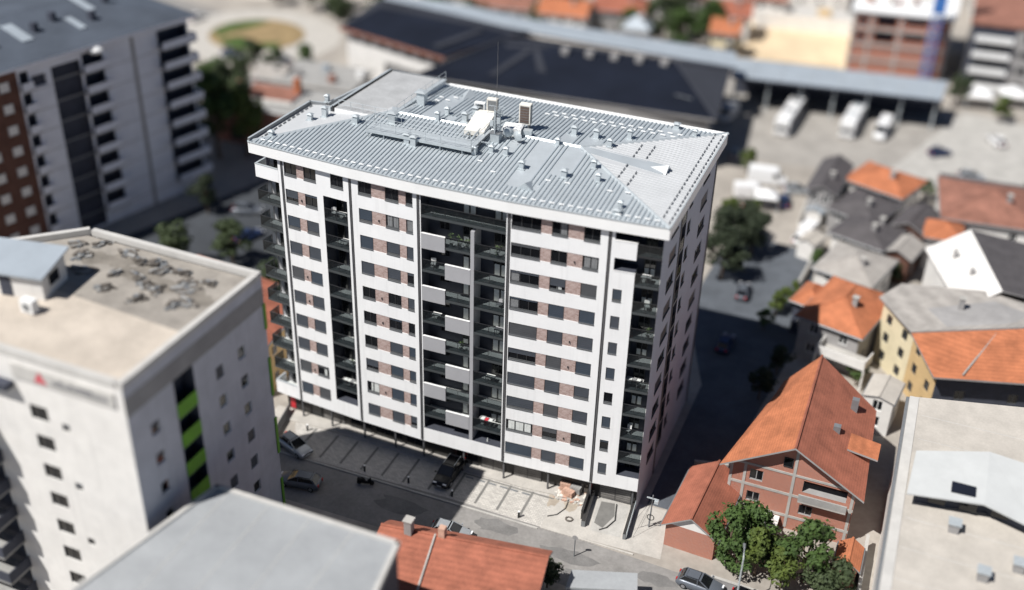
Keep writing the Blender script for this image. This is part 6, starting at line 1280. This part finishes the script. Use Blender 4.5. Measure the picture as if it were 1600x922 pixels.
# ------------------------------------------------------------------ trees
def crown_mesh(seed, m, R_=2.6, H_=4.0, n=1700, shape='round'):
    r = random.Random(seed); mb = MB(); cl = []
    for k in range(17):
        a = r.uniform(0, 6.28); z = r.uniform(.0, 1.0); q = r.uniform(.25, .85) * (math.sin(math.pi * min(1, .15 + z * .85)) ** .6 if shape == 'round' else (1.05 - z) * .9 + .1); cl.append((q * R_ * math.cos(a), q * R_ * math.sin(a), z * H_, r.uniform(.24, .42) * R_))
    for k in range(n):
        c = cl[k % len(cl)]; v = Vector((r.gauss(0, 1), r.gauss(0, 1), r.gauss(0, 1))).normalized(); s = c[3] * r.uniform(.72, 1.1) * (1 if r.random() < .85 else 1.25); p = Vector((c[0], c[1], c[2])) + Vector((v.x * s, v.y * s, v.z * s * .8))
        nn = (v + Vector((r.uniform(-.7, .7), r.uniform(-.7, .7), r.uniform(-.2, .9)))).normalized(); a = nn.orthogonal().normalized(); b = nn.cross(a); w = r.uniform(0, 6.28); u = (a * math.cos(w) + b * math.sin(w)); q = nn.cross(u); l = r.uniform(.16, .34) * R_ / 2.6
        mb.face([p - u * l, p + q * l * .55, p + u * l, p - q * l * .55], m)
    return mb.mesh('crown')
def trunk_mesh(seed, H_=3.0, th=.2, top=3.5):
    r = random.Random(seed); mb = MB(); mb.tube([(0, 0, -.1), (.05, .03, H_ * .5), (.02, -.04, H_), (.1, .05, H_ + top * .6)], th, 'bark', 7, th * .3)
    for k in range(6): a = r.uniform(0, 6.28); z = H_ * r.uniform(.7, 1.0); l = r.uniform(1.0, 1.9); mb.tube([(0, 0, z), (l * .5 * math.cos(a), l * .5 * math.sin(a), z + l * .5), (l * math.cos(a), l * math.sin(a), z + l * 1.2)], th * .45, 'bark', 5, th * .12)
    return mb.mesh('trunk')
TK = [trunk_mesh(k) for k in range(3)]
CR = {m: [crown_mesh(10 * i + k, m) for k in range(3)] for i, m in enumerate(('leaf_a', 'leaf_b', 'leaf_c', 'leaf_shaded'))}
tn = 0
def tree(x, y, h, m, label, group=None, wide=1.0, name='leafy_tree'):
    global tn
    s = h / 7.0; t = thing(name, label, 'tree', (x, y, 0), (tn * 1.7) % 6.28, group)
    link('trunk', TK[tn % 3], t).scale = (s, s, s)
    c = link('crown', CR[m][tn % 3], t, (0, 0, 2.6 * s)); c.scale = (s * wide, s * wide, s); tn += 1; return t
tree(10.2, -3.2, 6.4, 'leaf_a', 'green garden tree nearest the small garage', 'garden trees in front of the brick house'); tree(13.0, -4.0, 5.6, 'leaf_b', 'low light green garden tree under the brick house terrace', 'garden trees in front of the brick house')
tree(11.9, -1.6, 6.4, 'leaf_a', 'green garden tree behind the tree nearest the garage', 'garden trees in front of the brick house'); tree(17.4, -3.0, 7.4, 'leaf_a', 'tall pointed garden tree in front of the brick house balcony', 'garden trees in front of the brick house', .9); tree(20.6, -4.6, 5.2, 'leaf_c', 'dark garden tree beside the white garden wall', 'garden trees in front of the brick house')
tree(15.6, -4.6, 4.8, 'leaf_b', 'small bushy tree at the garden edge by the dark cars', 'garden trees in front of the brick house', 1.1)
tree(-4.6, -13.2, 3.6, 'leaf_c', 'dark bush right of the red roof at the bottom edge', None, 1.1, 'bush')
for i, (x, y, h, lab) in enumerate(((-2.6, 48.5, 7.5, 'dark tree just behind the tower corner'), (-3.6, 54, 8, 'dark tree farther behind the tower corner'), (-0.2, 56.5, 7, 'dark tree at the shaded end of the lane'), (-1.8, 60.6, 6, 'dark tree at the edge of the sunlit yard'))): tree(x, y, h, 'leaf_shaded', lab, 'shady trees behind the tower', 1.15)
for x, y, h, m, lab in ((-5.2, 64.5, 4.5, 'leaf_b', 'light green bush behind the red car'), (5.2, 38.6, 3.0, 'leaf_a', 'green bush in the lane nearest the orange wing'), (6.6, 44.6, 3.2, 'leaf_b', 'middle yellow-green bush of the lane row'), (8.8, 57.0, 3.0, 'leaf_a', 'bush at the left corner of the pale hip roof'), (19.6, 47.6, 3.8, 'leaf_a', 'garden tree between the pale hip roof and the white roof slope'), (19.0, 57.4, 3.4, 'leaf_c', 'dark bush right of the dark hip roof'), (22.6, 46.0, 3.0, 'leaf_b', 'bush under the white roof slope'), (20.6, 84.6, 3.5, 'leaf_a', 'bush right of the bright orange hip roof'), (36.0, 92.0, 4.0, 'leaf_b', 'bush at the right edge of the plaza'), (7.0, 84.0, 3.0, 'leaf_a', 'bush behind the narrow grey-walled house'), (17.6, 31.4, 3.2, 'leaf_a', 'bush between the white balcony and the cream house'), (7.6, 24.0, 4.2, 'leaf_shaded', 'dark bush in the shade behind the brick house'), (8.6, 29.6, 4.0, 'leaf_shaded', 'dark bush in the shade below the orange wing')): tree(x, y, h, m, lab, 'bushes among the houses', 1.1, 'bush')
tree(5.9, 42.6, 3.6, 'leaf_b', 'yellow-green bush in the lane beside the orange wing', None, .8, 'bush'); tree(7.4, 46.6, 3.4, 'leaf_b', 'yellow-green bush farther up the lane beside the pale roof', None, .8, 'bush')
tree(-6.4, 82.6, 4.4, 'leaf_b', 'round green tree at the near edge of the bus station yard'); tree(-2.0, 66.2, 4.0, 'leaf_b', 'small tree beside the red car behind the tower')
tree(-84.6, 52.5, 15, 'leaf_a', 'tall dark green tree at the rear corner of the grey block', 'trees beside the grey block', .8); tree(-80.8, 54.6, 12, 'leaf_b', 'yellow-green tree right of the tall tree by the grey block', 'trees beside the grey block', .8); tree(-88, 60.5, 13, 'leaf_c', 'dark tree behind the yellow-green tree', 'trees beside the grey block', .9)
for i, (x, y, h, m, lab) in enumerate(((-34.5, 133, 11, 'leaf_c', 'tall grey-green tree, leftmost of the group behind the hall'), (-30.4, 131, 9, 'leaf_a', 'green tree in the front of the group behind the hall'), (-27, 134, 8, 'leaf_a', 'green tree at the right of the group behind the hall'), (-32, 140, 12, 'leaf_c', 'grey-green tree at the back of the group behind the hall'), (-26.4, 139.6, 9, 'leaf_a', 'green tree behind the right of the group'), (-41.5, 133.5, 7, 'leaf_b', 'yellow-green tree between the red roofs'), (-60.6, 128, 6, 'leaf_b', 'yellow-green tree between the salmon and orange roofs'))): tree(x, y, h, m, lab, 'trees behind the bus station')
for i, (x, y, h, m, lab) in enumerate(((-101, 119, 8, 'leaf_a', 'tree right of the roundabout, farthest right'), (-96.5, 114, 8, 'leaf_c', 'tree between the roundabout and the dark blue roof'), (-92, 121, 9, 'leaf_a', 'tree behind the left end of the dark blue roof'), (-108, 121.5, 7, 'leaf_c', 'dark tree straight behind the roundabout'), (-104, 125, 8, 'leaf_a', 'green tree at the top edge behind the roundabout'), (-86, 120, 8, 'leaf_c', 'dark tree at the top edge above the dark blue roof'), (-78, 122, 9, 'leaf_a', 'green tree above the middle of the dark blue roof'), (-70.5, 121, 8, 'leaf_c', 'dark tree below the salmon roof'), (-116.5, 122, 6, 'leaf_c', 'small dark tree left behind the roundabout'))): tree(x, y, h, m, lab, 'trees round the roundabout')
tree(22.4, 126.5, 6, 'leaf_c', 'olive tree between the canopy end and the white tent'); tree(30.2, 122, 5, 'leaf_b', 'dry yellow-green tree on the plaza edge below the tents'); tree(-64, 25, 7, 'leaf_c', 'dark tree in the shaded yard behind the left flat roof'); tree(-70, 21, 7, 'leaf_c', 'dark tree at the foot of the grey block', None, 1.1); tree(-52.5, 3.5, 6, 'leaf_a', 'green tree beside the small red-roofed house behind the beige block')

t = thing('sign_post', 'thin grey post on the street in front of the dark ramp walls', 'post', (-3.6, -8.4, 0)); mb = MB(); mb.tube([(0, 0, 0), (0, 0, 2.6)], .06, 'galv_dark', 6); mb.build('post', t); mb = MB(); mb.tube([(0, -.03, 2.45), (0, -.05, 2.45)], .28, 'wall_grey', 12); mb.build('sign', t)

t = thing('kiosk', 'small kiosk with pale flat roof at the bottom edge of the street', 'kiosk', (0, 0, 0)); q = [(-2.2, -15.2), (3.9, -13.0), (3.3, -10.9), (-2.4, -12.9)]
mb = MB(); mb.prism([(x * .96 + .03, y * .985 - .2, 0) for x, y in q], 0, 2.6, 'wall_dark'); mb.build('wall', t); mb = MB(); mb.prism(q, 2.602, 2.85, 'grey_roof'); mb.build('roof', t)
house('house', 'brown-walled house with dark roof squeezed between the dark hip roofs and the weathered roof', 20.2, 67.6, 4.0, 6.6, R(-14), 5.0, .9, 'gable', wall='wall_brown', tile='tile_dark', wins=(1, 1), chim=0)
house('house', 'brown-walled annex right of the pale grey hip roof', 19.3, 60.0, 3.4, 4.6, R(-14), 4.2, .8, 'gable', wall='wall_brown', tile='tile_grey', wins=(1, 1), chim=0)
house('shed', 'long dark-roofed shed at the rear of the weathered red-brown roof', 29.5, 86.2, 14, 3.6, R(3), 3.6, .7, 'gable', 'x', 'wall_grey', 'tile_dark', wins=(2, 1), chim=0, cat='shed')
house('shed', 'small pale shed beside the lane, left of the dark hip roof', 7.2, 60.4, 2.4, 3.2, R(-18), 2.6, .5, 'gable', 'y', 'wall_white', 'white_roof', wins=(0, 0), chim=0, cat='shed', over=.2)
house('shed', 'small grey shed beside the lane, below the narrow grey-walled house', 6.4, 70.4, 2.2, 3.0, R(-10), 2.4, .5, 'gable', 'y', 'wall_white', 'canopy_metal', wins=(0, 0), chim=0, cat='shed', over=.2)
house('house', 'small white-trimmed house with grey roof between the roundabout and the white hall', -90.5, 79.0, 5.0, 6.0, R(4), 4.2, 1.0, 'gable', 'x', 'wall_white', 'tile_grey', wins=(1, 1), chim=1)
house('house', 'small house with dusty red roof between the grey block and the market roofs', -93.5, 70.5, 5.0, 5.6, R(4), 4.4, 1.2, 'hip', 'x', 'wall_white', 'tile_old', wins=(1, 1), chim=0)
def garden_wall(p, q, label, m='wall_white', h=1.5):
    t = thing('garden_wall', label, 'wall', (0, 0, 0)); w = Wall(p, q); mb = MB(); w.box(mb, 0, w.L, -.1, .1, 0, h, m); mb.build('wall', t); mb = MB(); w.box(mb, -.03, w.L + .03, -.15, .15, h + .002, h + .07, 'concrete'); mb.build('coping', t)
garden_wall((8.0, 56.6), (7.4, 49.0), 'white garden wall along the lane beside the pale hip roof'); garden_wall((3.9, 8.4), (7.3, 9.2), 'grey garden wall behind the small garage', 'wall_grey'); garden_wall((9.4, -6.6), (21.4, -7.2), 'low grey garden wall along the street in front of the trees', 'wall_grey', .9)
garden_wall((4.4, 68), (4.2, 84), 'long pale wall along the sunlit yard left of the narrow house', 'wall_white', 1.2)
for x, y, rz, p, k, lab in ((5.4, 64.0, 80, 'car_white', 'hatch', 'white car parked in front of the small pale shed'), (2.2, 79.0, 15, 'car_silver', 'sedan', 'silver car at the rear of the sunlit yard'), (-9.6, 88.0, 100, 'car_silver', 'sedan', 'silver car in the bus station yard beside the dark hall'), (30.0, 112, 120, 'car_white', 'hatch', 'white car on the plaza below the tents'), (26.8, 95.6, 10, 'car_silver', 'hatch', 'silver car on the plaza behind the long shed')): car(lab, x, y, R(rz), p, k, 4.2)

for x, y, h, m, lab in ((-94.5, 85.5, 6, 'leaf_c', 'dark tree at the upper left of the market yard'), (-90.5, 89, 6, 'leaf_a', 'tree between the market yard and the ring road'), (-98, 79, 7, 'leaf_c', 'dark tree between the grey block and the market yard'), (-98.5, 72, 8, 'leaf_a', 'tree at the rear left of the grey block'), (-71.5, 73.5, 5, 'leaf_c', 'dark tree in front of the white hall'), (-68, 79, 5, 'leaf_c', 'dark tree at the corner of the white hall'), (-101, 88, 6, 'leaf_c', 'dark tree at the left of the ring road')): tree(x, y, h, m, lab, 'trees of the market yard')
for k, (x, y, m) in enumerate(((-92, 83.0, 'canopy_metal'), (-80.5, 71.6, 'tile_grey'), (-72.6, 66.2, 'tile_dark'))): house('market_stall', ('pale metal-roofed stall at the upper left of the market yard', 'grey-roofed stall between the two low market buildings', 'dark-roofed stall at the right end of the orange-walled building')[k], x, y, 4.6, 3.2, R(6), 2.8, .6, 'gable', 'x', 'wall_white', m, wins=(0, 0), chim=0, cat='stall', over=.3)

for x, y, h, m, lab in ((-60, 32, 6, 'leaf_shaded', 'dark tree in the middle of the shaded yard'), (-54, 20, 6, 'leaf_c', 'dark tree in the yard above the low red roof'), (-66, 44, 7, 'leaf_shaded', 'dark tree at the far end of the shaded yard'), (-75.5, 36, 6, 'leaf_shaded', 'dark tree close to the grey block in the yard')): tree(x, y, h, m, lab, 'trees in the shaded yard')

for x, y, h, m, lab in ((11.2, -4.4, 3.4, 'leaf_a', 'low shrub under the tree nearest the garage'), (14.4, -3.0, 4.0, 'leaf_a', 'low shrub filling the gap under the brick house terrace'), (19.2, -4.2, 3.6, 'leaf_c', 'low dark shrub left of the white garden wall')): tree(x, y, h, m, lab, 'garden trees in front of the brick house', 1.5, 'bush')
